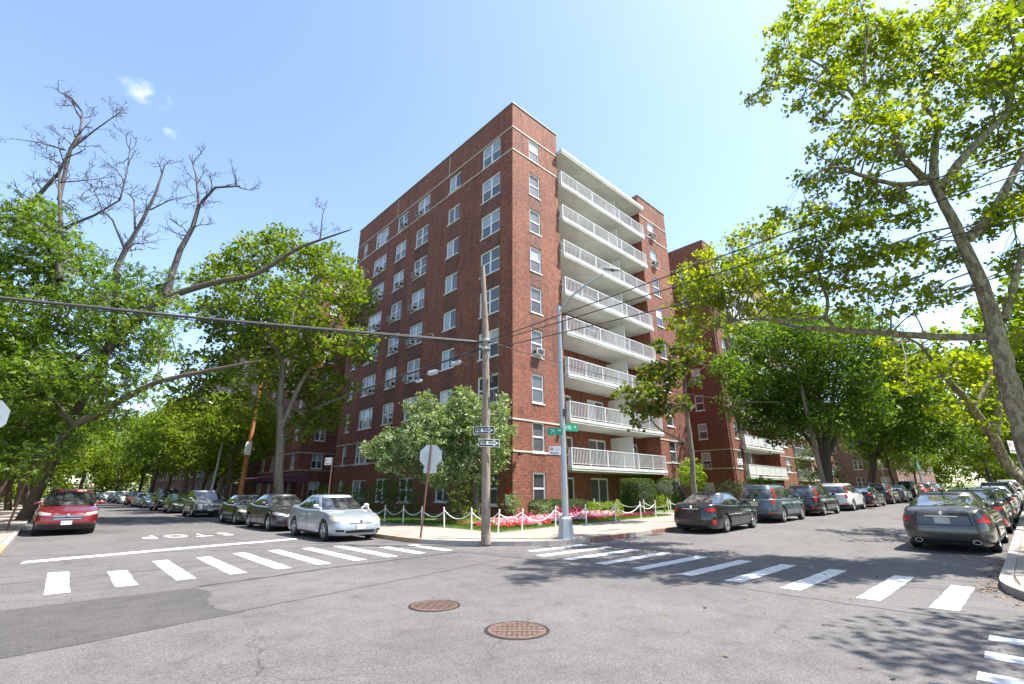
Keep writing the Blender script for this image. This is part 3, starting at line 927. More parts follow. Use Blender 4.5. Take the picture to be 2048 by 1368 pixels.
# stone bands
def band(x0, x1, y0, y1, z, h=.11, pr=.035):
    return MB().box(x0 - pr, x1, y0 - pr, y1, z, z + h)
for z in (26.0, 24.10, 5.50, 3.70):
    for q in ((X0 - .035, X0 + .02, Y0 - .035, YL + .02), (X0 + .02, RX0, Y0 - .035, Y0 + .02), (RX1, XR + .03, Y0 - .035, Y0 + .02), (XR + .002, XR + .03, Y0 + .02, 36)):
        MB().box(*q, z, z + .1).build('stone_band', M_stone, bld)
for y in (26.95, 35.2):
    MB().box(X0 - .03, X0 + .01, y - .03, y + .03, 26.12, 27.9).build('parapet_joint', M_stone, bld)
# balconies
BY = Y0 - .36
def balcony_parts(x0, x1, yf, yb, npost, solid=False, div=None):
    slab = MB().box(x0, x1, yf, yb, 0, .26); slab.box(x0, x1, yf - .03, yf, .12, .30).box(x0 - .03, x0, yf - .03, Y0 - .005, .12, .30)
    L = x1 - x0 - .1
    rail = MB().box(x0 + .03, x1 - .03, yf + .03, yf + .09, 1.33, 1.385).box(x0 + .03, x1 - .03, yf + .04, yf + .08, .40, .43)
    if yf < Y0 - .1:
        rail.box(x1 - .09, x1 - .03, yf + .09, Y0 - .01, 1.33, 1.385).box(x0 + .03, x0 + .09, yf + .09, Y0 - .01, 1.33, 1.385)
    bal = MB()
    n = int(L / .15)
    for k in range(n):
        xx = x0 + .09 + (x1 - x0 - .18) * (k + .5) / n
        if solid: continue
        bal.box(xx - .017, xx + .017, yf + .05, yf + .07, .43, 1.33)
    if solid:
        bal.box(x0 + .09, x1 - .09, yf + .055, yf + .065, .43, 1.33)
    for yy_ in (.14, .22, .30):
        for xx in (x0 + .05, x1 - .06):
            if yf + yy_ < Y0 - .02: bal.box(xx - .01, xx + .01, yf + yy_ - .02, yf + yy_ + .02, .3, 1.33)
    post = MB().box(-.027, .027, yf + .032, yf + .088, .26, 1.33)
    return slab.mesh('balcony'), rail.mesh('top_rail'), bal.mesh('balusters'), post.mesh('rail_post'), [x0 + .06 + (x1 - x0 - .12) * k / (npost - 1) for k in range(npost)]
bp = balcony_parts(RX0 + .01, RX1 - .01, BY, RB, 7)
divm = MB().box(30.42, 30.5, Y0 + .05, RB, .27, 2.62).mesh('divider')
postd = MB().box(30.43, 30.49, BY + .1, BY + .16, .3, 2.6).mesh('divider_post')
for k, z in enumerate(slabz):
    s = link('balcony', bp[0], M_slab, bld, loc=(0, 0, z))
    link('top_rail', bp[1], M_rail, s)
    tag(link('balusters', bp[2], M_rail, s), kind='stuff')
    for x in bp[4]: link('rail_post', bp[3], M_rail, s, loc=(x, 0, 0))
    link('divider', divm, M_slab, s)
MB().box(RX0 - .02, RX1 + .02, BY - .1, RB + .3, 26.2, 26.45).box(RX0 - .03, RX1 + .03, BY - .14, BY + .02, 26.36, 26.62).build('balcony_roof', M_slab, bld)
# lamps, camera and standpipe sign at the corner
def flood(x, y, z, rz, label):
    r = empty('floodlight', (x, y, z), rz, label, 'floodlight')
    MB().tube([(0, 0, 0), (0, -.18, 0)], .02, 6).build('arm', M_dark, r)
    MB().box(-.1, .1, -.34, -.17, -.06, .07).build('lamp_head', M_dark, r)
flood(X0 + .35, Y0 - .0, 3.55, 0, 'small dark floodlight on the brick corner below the stone band')
flood(22.3, Y0 - .0, 5.42, 0, 'small dark floodlight below the balconies, left end')
flood(37.6, Y0 - .0, 5.42, 0, 'small dark floodlight on the brick pier right of the balconies')
sp = empty('standpipe_sign', (X0 - .01, Y0 + .35, 0), 0, 'red and white sprinkler connection plate low on the brick corner', 'sign')
MB().box(-.03, 0, -.16, .16, 1.45, 1.75).build('red_plate', M_red, sp)
MB().box(-.05, 0, -.16, .16, .85, 1.38).build('cabinet', M_ac, sp)

# ------------------------------------------------------------------ second wing (right) and other buildings
W2X = 47.4
b2 = empty('apartment_building'); tag(b2, 'red brick apartment wing beyond the courtyard, partly behind street trees', 'building')
ZB2 = 0.35
S2 = [s + .0 for s in SILL]
wall(b2, 'brick_wall', M_brick, MX(W2X, 40), 40 - Y0, 0, 28.5, [(40 - 22.5, 40 - 21.55, s, s + 1.6) for s in S2] + [(40 - 30, 40 - 28.5, s, s + 1.6) for s in S2])
for s in S2:
    place_window(b2, 'single', .95, 1.6, MX(W2X, 40, s) @ Matrix.Translation((17.5, 0, 0)), rw)
    place_window(b2, 'double', 1.5, 1.6, MX(W2X, 40, s) @ Matrix.Translation((10, 0, 0)), rw)
ac_unit(MX(W2X, 40, S2[1] + .07) @ Matrix.Translation((17.65, .03, 0)), 'white air conditioner in the second floor window of the wing beyond the courtyard', 'window air conditioners')
ac_unit(MX(W2X, 40, S2[4] + .07) @ Matrix.Translation((17.65, .03, 0)), 'white air conditioner in the fifth floor window of the wing beyond the courtyard', 'window air conditioners')
wall(b2, 'brick_wall', M_brick, MY(W2X, Y0), 50.3 - W2X, 0, 28.5, [(1.5, 2.4, s, s + 1.7) for s in S2])
for s in S2: place_window(b2, 'single', .9, 1.7, MY(W2X, Y0, s) @ Matrix.Translation((1.5, 0, 0)), rw)
wall(b2, 'brick_wall', M_brick, MY(50.3, RB), 10.4, 0, 27, [(3, 3.9, z + .3, z + 2.4) for z in slabz] + [(6, 8, z + .3, z + 2.4) for z in slabz])
for z in slabz:
    place_window(b2, 'door', .9, 2.1, MY(50.3, RB, z + .3) @ Matrix.Translation((3, 0, 0)), rw, sash=False)
    place_window(b2, 'slider', 2.0, 2.1, MY(50.3, RB, z + .3) @ Matrix.Translation((6, 0, 0)), rw, sash=False)
MB().quad((50.3, Y0, 0), (50.3, Y0, 28.5), (50.3, RB, 28.5), (50.3, RB, 0)).quad((60.7, Y0, 0), (60.7, RB, 0), (60.7, RB, 28.5), (60.7, Y0, 28.5)).build('brick_wall', M_brick, b2)
wall(b2, 'brick_wall', M_brick, MY(60.7, Y0), 5.0, 0, 28.5, [(1.9, 3.5, s, s + 1.7) for s in S2])
for s in S2: place_window(b2, 'double', 1.6, 1.7, MY(60.7, Y0, s) @ Matrix.Translation((1.9, 0, 0)), rw)
MB().quad((65.7, Y0, 0), (65.7, 40, 0), (65.7, 40, 28.5), (65.7, Y0, 28.5)).quad((W2X, 40, 0), (W2X, 40, 28.5), (65.7, 40, 28.5), (65.7, 40, 0)).build('brick_wall', M_brick, b2)
MB().box(W2X + .02, 65.68, RB + .02, 39.98, 27.6, 28.0).build('roof', M_roof, b2)
MB().box(W2X - .05, W2X + .25, Y0 - .05, 40, 28.5, 28.58).box(W2X + .25, 50.35, Y0 - .05, Y0 + .25, 28.5, 28.58).box(60.65, 65.75, Y0 - .05, Y0 + .25, 28.5, 28.58).build('coping', M_coping, b2)
MB().box(W2X + 5, W2X + 13, 27, 34, 28.0, 32).build('stair_tower', M_brick, b2)
for z in (26.0, 24.1, 5.5, 3.7):
    for q in ((W2X - .035, W2X + .02, Y0 - .035, 40), (W2X + .02, 50.3, Y0 - .035, Y0 + .02), (60.7, 65.73, Y0 - .035, Y0 + .02)):
        MB().box(*q, z, z + .1).build('stone_band', M_stone, b2)
bp2 = balcony_parts(50.0, 60.9, Y0 - .5, RB, 7, solid=True)
for z in slabz:
    s = link('balcony', bp2[0], M_slab, b2, loc=(0, 0, z)); link('top_rail', bp2[1], M_rail, s)
    link('panel', bp2[2], M_rail, s)
    for x in bp2[4]: link('rail_post', bp2[3], M_dark if False else M_rail, s, loc=(x, 0, 0))
    MB().box(51.6, 51.68, Y0 - .2, RB, .27, 2.6).build('divider', M_slab, s)
for x, r_ in ((47.7, .05), (50.15, .05)):
    MB().tube([(x, Y0 - .08, .3), (x, Y0 - .08, 28)], r_, 6).build('drain_pipe', M_brick2, b2)

def simple_block(label, x0, x1, y0, y1, z1, mat, faces, floors=8, fh=2.95, pitch=3.0, z0=0.0, ww_=1.3, hh=1.6, roofm=None, balcony=False):
    b = empty('apartment_building'); tag(b, label, 'building')
    def grid(U):
        n = max(1, int(U / pitch)); g = []
        for f in range(floors):
            for k in range(n):
                u = (k + .5) * U / n - ww_ / 2
                g.append((u, u + ww_, z0 + 1.0 + f * fh, z0 + 1.0 + f * fh + hh))
        return g
    for face in ('-X', '-Y'):
        M, U = (MX(x0, y1), y1 - y0) if face == '-X' else (MY(x0, y0), x1 - x0)
        if face in faces:
            g = grid(U)
            wall(b, 'brick_wall', mat, M, U, -.2, z1, g, .12)
            for (a, c, d, e) in g:
                place_window(b, 'double' if ww_ > 1.1 else 'single', c - a, e - d, M @ Matrix.Translation((a, 0, d)), rw, sash=False)
        else:
            wall(b, 'brick_wall', mat, M, U, -.2, z1, [])
    MB().quad((x1, y0, -.2), (x1, y1, -.2), (x1, y1, z1), (x1, y0, z1)).quad((x0, y1, -.2), (x0, y1, z1), (x1, y1, z1), (x1, y1, -.2)).build('brick_wall', mat, b)
    MB().box(x0, x1, y0, y1, z1 - .6, z1 - .4).build('roof', roofm or M_roof, b)
    MB().box(x0 - .05, x0 + .3, y0 - .05, y1 + .05, z1, z1 + .1).box(x0 + .3, x1 + .05, y0 - .05, y0 + .3, z1, z1 + .1).build('coping', M_coping, b)
    return b
b3 = simple_block('red brick wing with pale balconies farther down the right street', 69, 92, 21.5, 40, 27, M_brick, ('-X', '-Y'), 9)
bp3 = balcony_parts(70, 80, 20.5, 21.5, 6, solid=True)
for k in range(9):
    s = link('balcony', bp3[0], M_slab, b3, loc=(0, 0, 2.9 + 2.95 * k)); link('top_rail', bp3[1], M_rail, s); link('panel', bp3[2], M_pane_grey, s)
simple_block('brown brick apartment house at the far end of the right street', 104, 150, 15.5, 40, 17.5, M_brick2, ('-X', '-Y'), 5, pitch=3.2, z0=1.4)
tw = simple_block('tall tan tower showing through the leaves beyond the right wing', 96, 118, 46, 66, 56, M_brick3, ('-X', '-Y'), 17, pitch=3.4, z0=3)
# left street, beyond the courtyard
b4 = simple_block('darker brick apartment block beyond the courtyard on the left street', 18.25, 34, 52.5, 66, 27.0, M_brick, ('-X', '-Y'), 9, pitch=3.3, ww_=1.15)
for z in (5.5, 3.7):
    MB().box(18.2, 18.27, 52.45, 66, z, z + .1).build('stone_band', M_stone, b4)
    MB().box(18.27, 34, 52.45, 52.49, z, z + .1).build('stone_band', M_stone, b4)
b5 = simple_block('grey brick entrance block behind the purple awning', 17.0, 34, 67, 96, 24.0, M_brick2, ('-X',), 7, pitch=3.5)
aw = empty('awning', (0, 0, 0), 0, 'dull purple entrance awning on thin posts beyond the long brick facade', 'awning')
MB().prism([(13.3, 48.2), (17.9, 48.2), (17.9, 57.5), (13.3, 57.5)], 2.45, lambda x, y: 2.75 + .6 * (x - 13.3) / 4.6).build('canopy', M_awning, aw)
for x in (13.5, 17.6):
    for y in (48.4, 52.8, 57.2): MB().tube([(x, y, .1), (x, y, 2.45)], .03, 6).build('post', M_galv, aw)
simple_block('red brick apartment block along the far end of the left street', 17.5, 34, 100, 150, 22, M_brick, ('-X',), 7, pitch=3.6)
simple_block('red brick building hidden by trees on the left side of the left street', -34, -13.5, 26, 64, 29.5, M_brick, ('-Y',), 9, pitch=3.2)
simple_block('pale brick apartment house behind the right hand trees', 44, 90, -34, -16, 12, M_brick3, ('-X',), 4, pitch=3.5, z0=.6)

# ------------------------------------------------------------------ cars
def pw(pts):
    """smooth piecewise function through (x,y) points"""
    xs = np.array([p[0] for p in pts], float); ys = np.array([p[1] for p in pts], float)
    def f(x):
        x = min(max(x, xs[0]), xs[-1])
        i = min(max(int(np.searchsorted(xs, x) - 1), 0), len(xs) - 2)
        h = xs[i + 1] - xs[i]; t = (x - xs[i]) / h
        def sl(k):
            if k == 0 or k == len(xs) - 1: return 0 if False else (ys[min(k + 1, len(ys) - 1)] - ys[max(k - 1, 0)]) / max(1e-6, xs[min(k + 1, len(xs) - 1)] - xs[max(k - 1, 0)])
            a = (ys[k] - ys[k - 1]) / (xs[k] - xs[k - 1]); b = (ys[k + 1] - ys[k]) / (xs[k + 1] - xs[k])
            return 0 if a * b <= 0 else 2 * a * b / (a + b)
        m0, m1 = sl(i), sl(i + 1)
        return float(ys[i] * (2 * t**3 - 3 * t**2 + 1) + h * m0 * (t**3 - 2 * t**2 + t) + ys[i + 1] * (3 * t**2 - 2 * t**3) + h * m1 * (t**3 - t**2))
    return f
def sg(v): return -1.0 if v < 0 else 1.0
class CarShape:
    def __init__(s, L, W, H, wb, fo, R, top, front, rear, wprof, cab, clear=.17, n=6.5, beltx=None):
        s.L, s.W, s.H, s.R, s.clear, s.n = L, W, H, R, clear, n
        s.xf0 = L / 2; s.xr0 = -L / 2
        s.ax = (L / 2 - fo, L / 2 - fo - wb)
        s.top = pw(top); s.front = pw(front); s.rear = pw(rear); s.wp = pw(wprof)
        s.cab = cab
    def unit(s, phi, n=None):
        n = n or s.n
        c, q = math.cos(phi), math.sin(phi)
        return sg(c) * abs(c) ** (2 / n), abs(q) ** (2 / n)
    def S(s, phi, z, side=1):
        cx, cy_ = s.unit(phi)
        xa, xb = s.xf0 - s.front(z), s.xr0 + s.rear(z)
        xm, a = (xa + xb) / 2, (xa - xb) / 2
        x = xm + a * cx
        zt = s.top(x)
        w = s.W / 2 * s.wp(z)
        d = zt - z
        sh = 1 - .055 * max(0, 1 - d / .07) ** 2 if d < .07 else 1
        fb = 1 - .012 * max(0, 1 - d / .07) ** 2
        return Vector((xm + a * cx * fb, side * w * cy_ * sh, z))
    def zlow(s, x, cy_):
        z = s.clear
        if cy_ > .5:
            for xa in s.ax:
                r = s.R + .05
                if abs(x - xa) < r:
                    z = max(z, s.R + math.sqrt(r * r - (x - xa) ** 2) * 1.0 + .0)
        return z
    def phi_x(s, x, z=.55):
        xa, xb = s.xf0 - s.front(z), s.xr0 + s.rear(z)
        c = (x - (xa + xb) / 2) / ((xa - xb) / 2)
        c = min(1, max(-1, c))
        return math.acos(sg(c) * abs(c) ** (s.n / 2))
    def phi_y(s, f, rear=False):
        p = math.asin(min(1, f) ** (s.n / 2))
        return math.pi - p if rear else p
    def body(s):
        xs = []
        e = s.L / 2 * .955
        x = -e
        marks = set()
        for xa in s.ax:
            r = s.R + .05
            for k in range(15):
                marks.add(round(xa + r * math.cos(math.pi * k / 14), 4))
            marks.add(round(xa + r + .002, 4)); marks.add(round(xa - r - .002, 4))
        k = 22
        for i in range(k + 1):
            xx = -e + 2 * e * i / k
            if all(abs(abs(xx - xa) - 0) > s.R + .09 for xa in s.ax): marks.add(round(xx, 4))
        marks = sorted(m for m in marks if abs(m) <= e)
        ph = [s.phi_y(f) for f in (0.0, .2, .4, .55, .68, .78, .86, .92, .96)]
        pm = max(ph)
        ph += [p for p in (s.phi_x(x) for x in reversed(marks)) if pm + .01 < p < math.pi - pm - .01]
        ph += [s.phi_y(f, True) for f in (.96, .92, .86, .78, .68, .55, .4, .2, 0.0)]
        ts = [0, .07, .18, .32, .46, .6, .72, .82, .9, .95, .98, 1.0]
        mb = MB(); rows = []
        cols_ = []
        for p in ph:
            c = []
            cx, cy_ = s.unit(p)
            x0 = s.S(p, .5).x
            zt = s.top(x0)
            zl = s.zlow(x0, cy_)
            for t in ts:
                z = zl + t * (zt - zl)
                q = s.S(p, z)
                # keep arch stations straight
                c.append(Vector((q.x, q.y, z)))
            # underside lip
            lip = [Vector((c[0].x, c[0].y * .97, zl)), Vector((c[0].x, c[0].y * .70, zl + (.02 if zl > s.clear + .01 else 0)))]
            if zl > s.clear + .01: lip.append(Vector((c[0].x, c[0].y * .69, s.clear)))
            else: lip.append(Vector((c[0].x, c[0].y * .69, s.clear)))
            # hood / deck
            lid = [Vector((c[-1].x, c[-1].y * f, zt + .035 * (1 - f * f) + .006)) for f in (.94, .8, .55, .28, 0)]
            cols_.append(lip[::-1] + c + lid)
        m = len(cols_[0])
        nb = len(cols_)
        vs = []
        for c in cols_: vs += c
        vs2 = [Vector((v.x, -v.y, v.z)) for v in vs]
        fs = []
        for i in range(nb - 1):
            for j in range(m - 1):
                a, b_, c_, d = i * m + j, i * m + j + 1, (i + 1) * m + j + 1, (i + 1) * m + j
                fs.append((a, b_, c_, d))
        mb.add(vs, fs); mb.add(vs2, [f[::-1] for f in fs])
        # floor between the two inner edges
        for i in range(nb - 1):
            a, d = cols_[i][0], cols_[i + 1][0]
            mb.quad(a, d, (d.x, -d.y, d.z), (a.x, -a.y, a.z))
        return mb.mesh('body', True, 32)
    def patch(s, p0, p1, z0, z1, off=.006, nu=8, nv=3, side=1, zf0=None, zf1=None):
        """curved panel following the body side between two outline positions and heights"""
        mb = MB(); g = []
        for i in range(nu + 1):
            p = p0 + (p1 - p0) * i / nu
            a0 = zf0(i / nu) if zf0 else z0; a1 = zf1(i / nu) if zf1 else z1
            for j in range(nv + 1):
                z = a0 + (a1 - a0) * j / nv
                q = s.S(p, z, side)
                e = 1e-3
                du = s.S(min(p + e, math.pi), z, side) - s.S(max(p - e, 0), z, side); dz = s.S(p, z + e, side) - s.S(p, z - e, side)
                nn = du.cross(dz)
                if nn.length < 1e-12: nn = Vector((1 if p < 1.5 else -1, 0, 0))
                nn.normalize()
                cdir = Vector((q.x * .5, q.y, 0))
                if nn.dot(cdir) < 0: nn = -nn
                g.append((q, nn))
        for lay in (off, -.02):
            mb.v += [tuple(q + nn * lay) for q, nn in g]
        w = nv + 1; tot = len(g)
        for i in range(nu):
            for j in range(nv):
                mb.f.append((i * w + j, (i + 1) * w + j, (i + 1) * w + j + 1, i * w + j + 1))
        for i in range(nu):
            for j in (0, nv):
                mb.f.append((i * w + j, i * w + j + tot, (i + 1) * w + j + tot, (i + 1) * w + j))
        for j in range(nv):
            for i in (0, nu):
                mb.f.append((i * w + j, i * w + j + 1, i * w + j + 1 + tot, i * w + j + tot))
        return mb
    # cabin: loft from the belt outline to the roof outline
    def C(s, phi, t, side=1):
        b0, b1, r0, r1, wb_, wr_, nb_, nr_ = s.cab
        n = nb_ + (nr_ - nb_) * t
        cx, cy_ = s.unit(phi, n)
        tx = t
        bulge = .035 * math.sin(math.pi * t)
        xf = b0 + (r0 - b0) * tx + bulge * .8
        xr = b1 + (r1 - b1) * tx - bulge * .8
        w = wb_ + (wr_ - wb_) * max(0.0, t) ** 1.15 + bulge * .6
        xm, a = (xf + xr) / 2, (xf - xr) / 2
        x = xm + a * cx
        zb = s.top(x) - .015
        zr = s.H - .055 - .03 * (max(0, abs(x - (r0 + r1) / 2) / ((r0 - r1) / 2)) ** 2)
        return Vector((x, side * w * cy_, zb + (zr - zb) * t))
    def cabin(s):
        ph = [0, .25, .5, .75, .95, 1.1, 1.22, 1.35, math.pi / 2]
        ph = ph + [math.pi - p for p in ph[:-1]][::-1]
        ts = [-.04, .12, .28, .44, .6, .76, .9, 1.0]
        cols_ = []
        for p in ph:
            c = [s.C(p, t) for t in ts]
            e = c[-1]
            xm = (s.cab[2] + s.cab[3]) / 2
            for f, dz in ((.975, .022), (.93, .034), (.8, .043), (.55, .05), (.28, .054), (0, .055)):
                c.append(Vector((xm + (e.x - xm) * (1 - (1 - f) * .12 if True else f), e.y * f, min(s.H, e.z + dz))))
            cols_.append(c)
        m = len(cols_[0]); vs = [v for c in cols_ for v in c]
        fs = []
        for i in range(len(cols_) - 1):
            for j in range(m - 1):
                fs.append((i * m + j, i * m + j + 1, (i + 1) * m + j + 1, (i + 1) * m + j))
        mb = MB().add(vs, fs); mb.add([Vector((v.x, -v.y, v.z)) for v in vs], [f[::-1] for f in fs])
        # lids over the nose and tail of the roof cap
        for c in (cols_[0], cols_[-1]): pass
        return mb.mesh('cabin', True, 50)
    def glass(s, p0, p1, t0, t1, both=False, off=.005, nu=8, nv=4, side=1, tf1=None, tf0=None):
        mb = MB()
        P = []
        for i in range(nu + 1):
            p = p0 + (p1 - p0) * i / nu
            sd = side
            if both and p < 0: sd, p = -1, -p
            if both and p > math.pi: sd, p = -1, 2 * math.pi - p
            a0 = tf0(i / nu) if tf0 else t0; a1 = tf1(i / nu) if tf1 else t1
            for j in range(nv + 1):
                t = a0 + (a1 - a0) * j / nv
                q = s.C(p, t, sd)
                e = 1e-3
                pa, pb = max(p - e, 1e-4), min(p + e, math.pi - 1e-4)
                du = s.C(pb, t, sd) - s.C(pa, t, sd); dz = s.C(p, t + e, sd) - s.C(p, t - e, sd)
                nn = du.cross(dz)
                if nn.length < 1e-12: nn = Vector((1 if p < 1.5 else -1, 0, .3))
                nn.normalize()
                cdir = Vector((q.x - (s.cab[0] + s.cab[1]) / 2, q.y * 1.5, .4))
                if nn.dot(cdir) < 0: nn = -nn
                mb.v.append(tuple(q + nn * off))
        w = nv + 1
        for i in range(nu):
            for j in range(nv):
                mb.f.append((i * w + j, (i + 1) * w + j, (i + 1) * w + j + 1, i * w + j + 1))
        return mb

def paint(name, c, metal=0.35, rough=0.32):
    m = N(name)
    f = m.noise(1.5, 4)
    m.col(m.ramp(f, [(0.3, tuple(x * .9 for x in c)), (0.7, tuple(x * 1.08 for x in c))]))
    d = m.noise(3.0, 6, .7)
    m.l(m.ramp(d, [(0.3, (rough,) * 3), (0.75, (rough + .16,) * 3)]), m.p.inputs['Roughness'])
    m.set(Metallic=metal)
    m.p.inputs['Coat Weight'].default_value = 1.0
    m.p.inputs['Coat Roughness'].default_value = 0.06
    return m.m
def car_glass():  # lighter blotches in the colour imitate reflections and seats behind the glass
    m = N('car_glass')
    m.col(m.ramp(m.noise(2.6, 3, .6), [(0.4, (0.012, 0.014, 0.015)), (0.5, (0.03, 0.033, 0.034)), (0.62, (0.085, 0.085, 0.08))])); m.set(Roughness=0.02)
    m.p.inputs['Specular IOR Level'].default_value = 0.9
    m.p.inputs['Coat Weight'].default_value = 1.0
    m.p.inputs['Coat Roughness'].default_value = 0.01
    m.p.inputs['Coat IOR'].default_value = 1.6
    return m.m
M_cglass = car_glass()
M_tyre = plain('tyre_rubber', (0.022, 0.022, 0.022), 0.85, vary=.25, scale=12)
M_rim = plain('alloy_rim', (0.55, 0.55, 0.56), 0.3, 0.85, vary=.08)
M_chrome = plain('chrome_trim', (0.75, 0.75, 0.76), 0.15, 1.0, vary=.05)
M_trim = plain('black_trim', (0.018, 0.018, 0.019), 0.55)
M_lens = plain('headlight_lens', (0.36, 0.36, 0.34), 0.12, 0.3, vary=.15, scale=9)
M_lensy = plain('headlight_lens_aged', (0.62, 0.55, 0.36), 0.2, 0.1, vary=.15, scale=9)
M_tail = plain('tail_lens', (0.42, 0.012, 0.012), 0.15, 0.0, vary=.2, scale=14)
M_tailb = plain('tail_lens_bright', (0.75, 0.05, 0.03), 0.2, 0.0, vary=.2, scale=14)
M_plate = plain('number_plate', (0.55, 0.55, 0.50), 0.5)
M_plated = plain('number_plate_dark', (0.05, 0.05, 0.05), 0.5)
def mb_wheel(R, W=.21, spokes=5):
    t = MB()
    w = W / 2
    prof = [(R * .66, -w * .8), (R * .72, -w * .98), (R * .86, -w), (R * .96, -w * .85), (R, -w * .6), (R, w * .6), (R * .96, w * .85), (R * .86, w), (R * .72, w * .98), (R * .66, w * .8)]
    M = Matrix.Rotation(math.pi / 2, 4, 'X')      # axis along y; +z of the profile goes to -y
    t.lathe(prof, 28, M)
    tyre = t.mesh('tyre', True, 50)
    r = MB()
    r.lathe([(R * .665, w * .8), (R * .66, w * .9), (R * .61, w * .86), (R * .58, w * .45), (R * .56, w * .1)], 28, M)
    r.lathe([(0.001, w * .66), (R * .12, w * .66), (R * .15, w * .5), (R * .15, w * .2)], 16, M)
    for k in range(spokes):
        a = 2 * math.pi * k / spokes
        hw = R * (.085 if spokes <= 5 else .05)
        vs = []
        for rr, yy, hh in ((R * .1, w * .62, hw * 1.1), (R * .62, w * .82, hw * .75)):
            for sx in (-1, 1):
                for dy in (0, -.03):
                    vs.append((rr * math.cos(a) - sx * hh * math.sin(a), -(yy + dy), rr * math.sin(a) + sx * hh * math.cos(a)))
        r.add(vs, [(0, 2, 6, 4), (0, 1, 5, 4), (2, 3, 7, 6), (4, 5, 7, 6)])
    rim = r.mesh('rim', True, 40)
    d = MB().lathe([(0.001, w * .12), (R * .57, w * .12), (R * .62, -w * .6)], 20, M)
    hub = d.mesh('brake_disc')
    return tyre, rim, hub

def build_car(kind, spec, pmat, opt):
    cs = spec['shape']
    r = empty(kind)
    P = {}
    def add(n, me, mat, par=None, mw=None):
        return link(n, me.mesh(n, True, 45) if isinstance(me, MB) else me, mat, par or r, mw=mw)
    sp = spec
    link('body', sp['body'], pmat, r)
    cab_o = link('cabin', sp['cabin'], pmat, r)
    for nm, me, mk, par in sp['parts']:
        mat = {'glass': M_cglass, 'trim': M_trim, 'chrome': M_chrome, 'lens': opt.get('lens', M_lens), 'tail': opt.get('tail', M_tail), 'plate': opt.get('plate', M_plate), 'paint': pmat, 'lower': opt.get('lower', pmat), 'clear': M_lens, 'tailb': M_tailb}[mk]
        link(nm, me, mat, r)
    ty, ri, hu = sp['wheel']
    for xa in cs.ax:
        for sd in (1, -1):
            y = sd * (cs.W / 2 - .135)
            M = Matrix.Translation((xa, y, cs.R)) @ (Matrix.Rotation(math.pi, 4, 'Z') if sd > 0 else Matrix.Identity(4)) @ Matrix.Rotation(random.uniform(0, 1.2), 4, 'Y')
            w = link('wheel', ty, M_tyre, r, mw=M)
            link('rim', ri, opt.get('rim', M_rim), w); link('brake_disc', hu, M_dark, w)
    return r

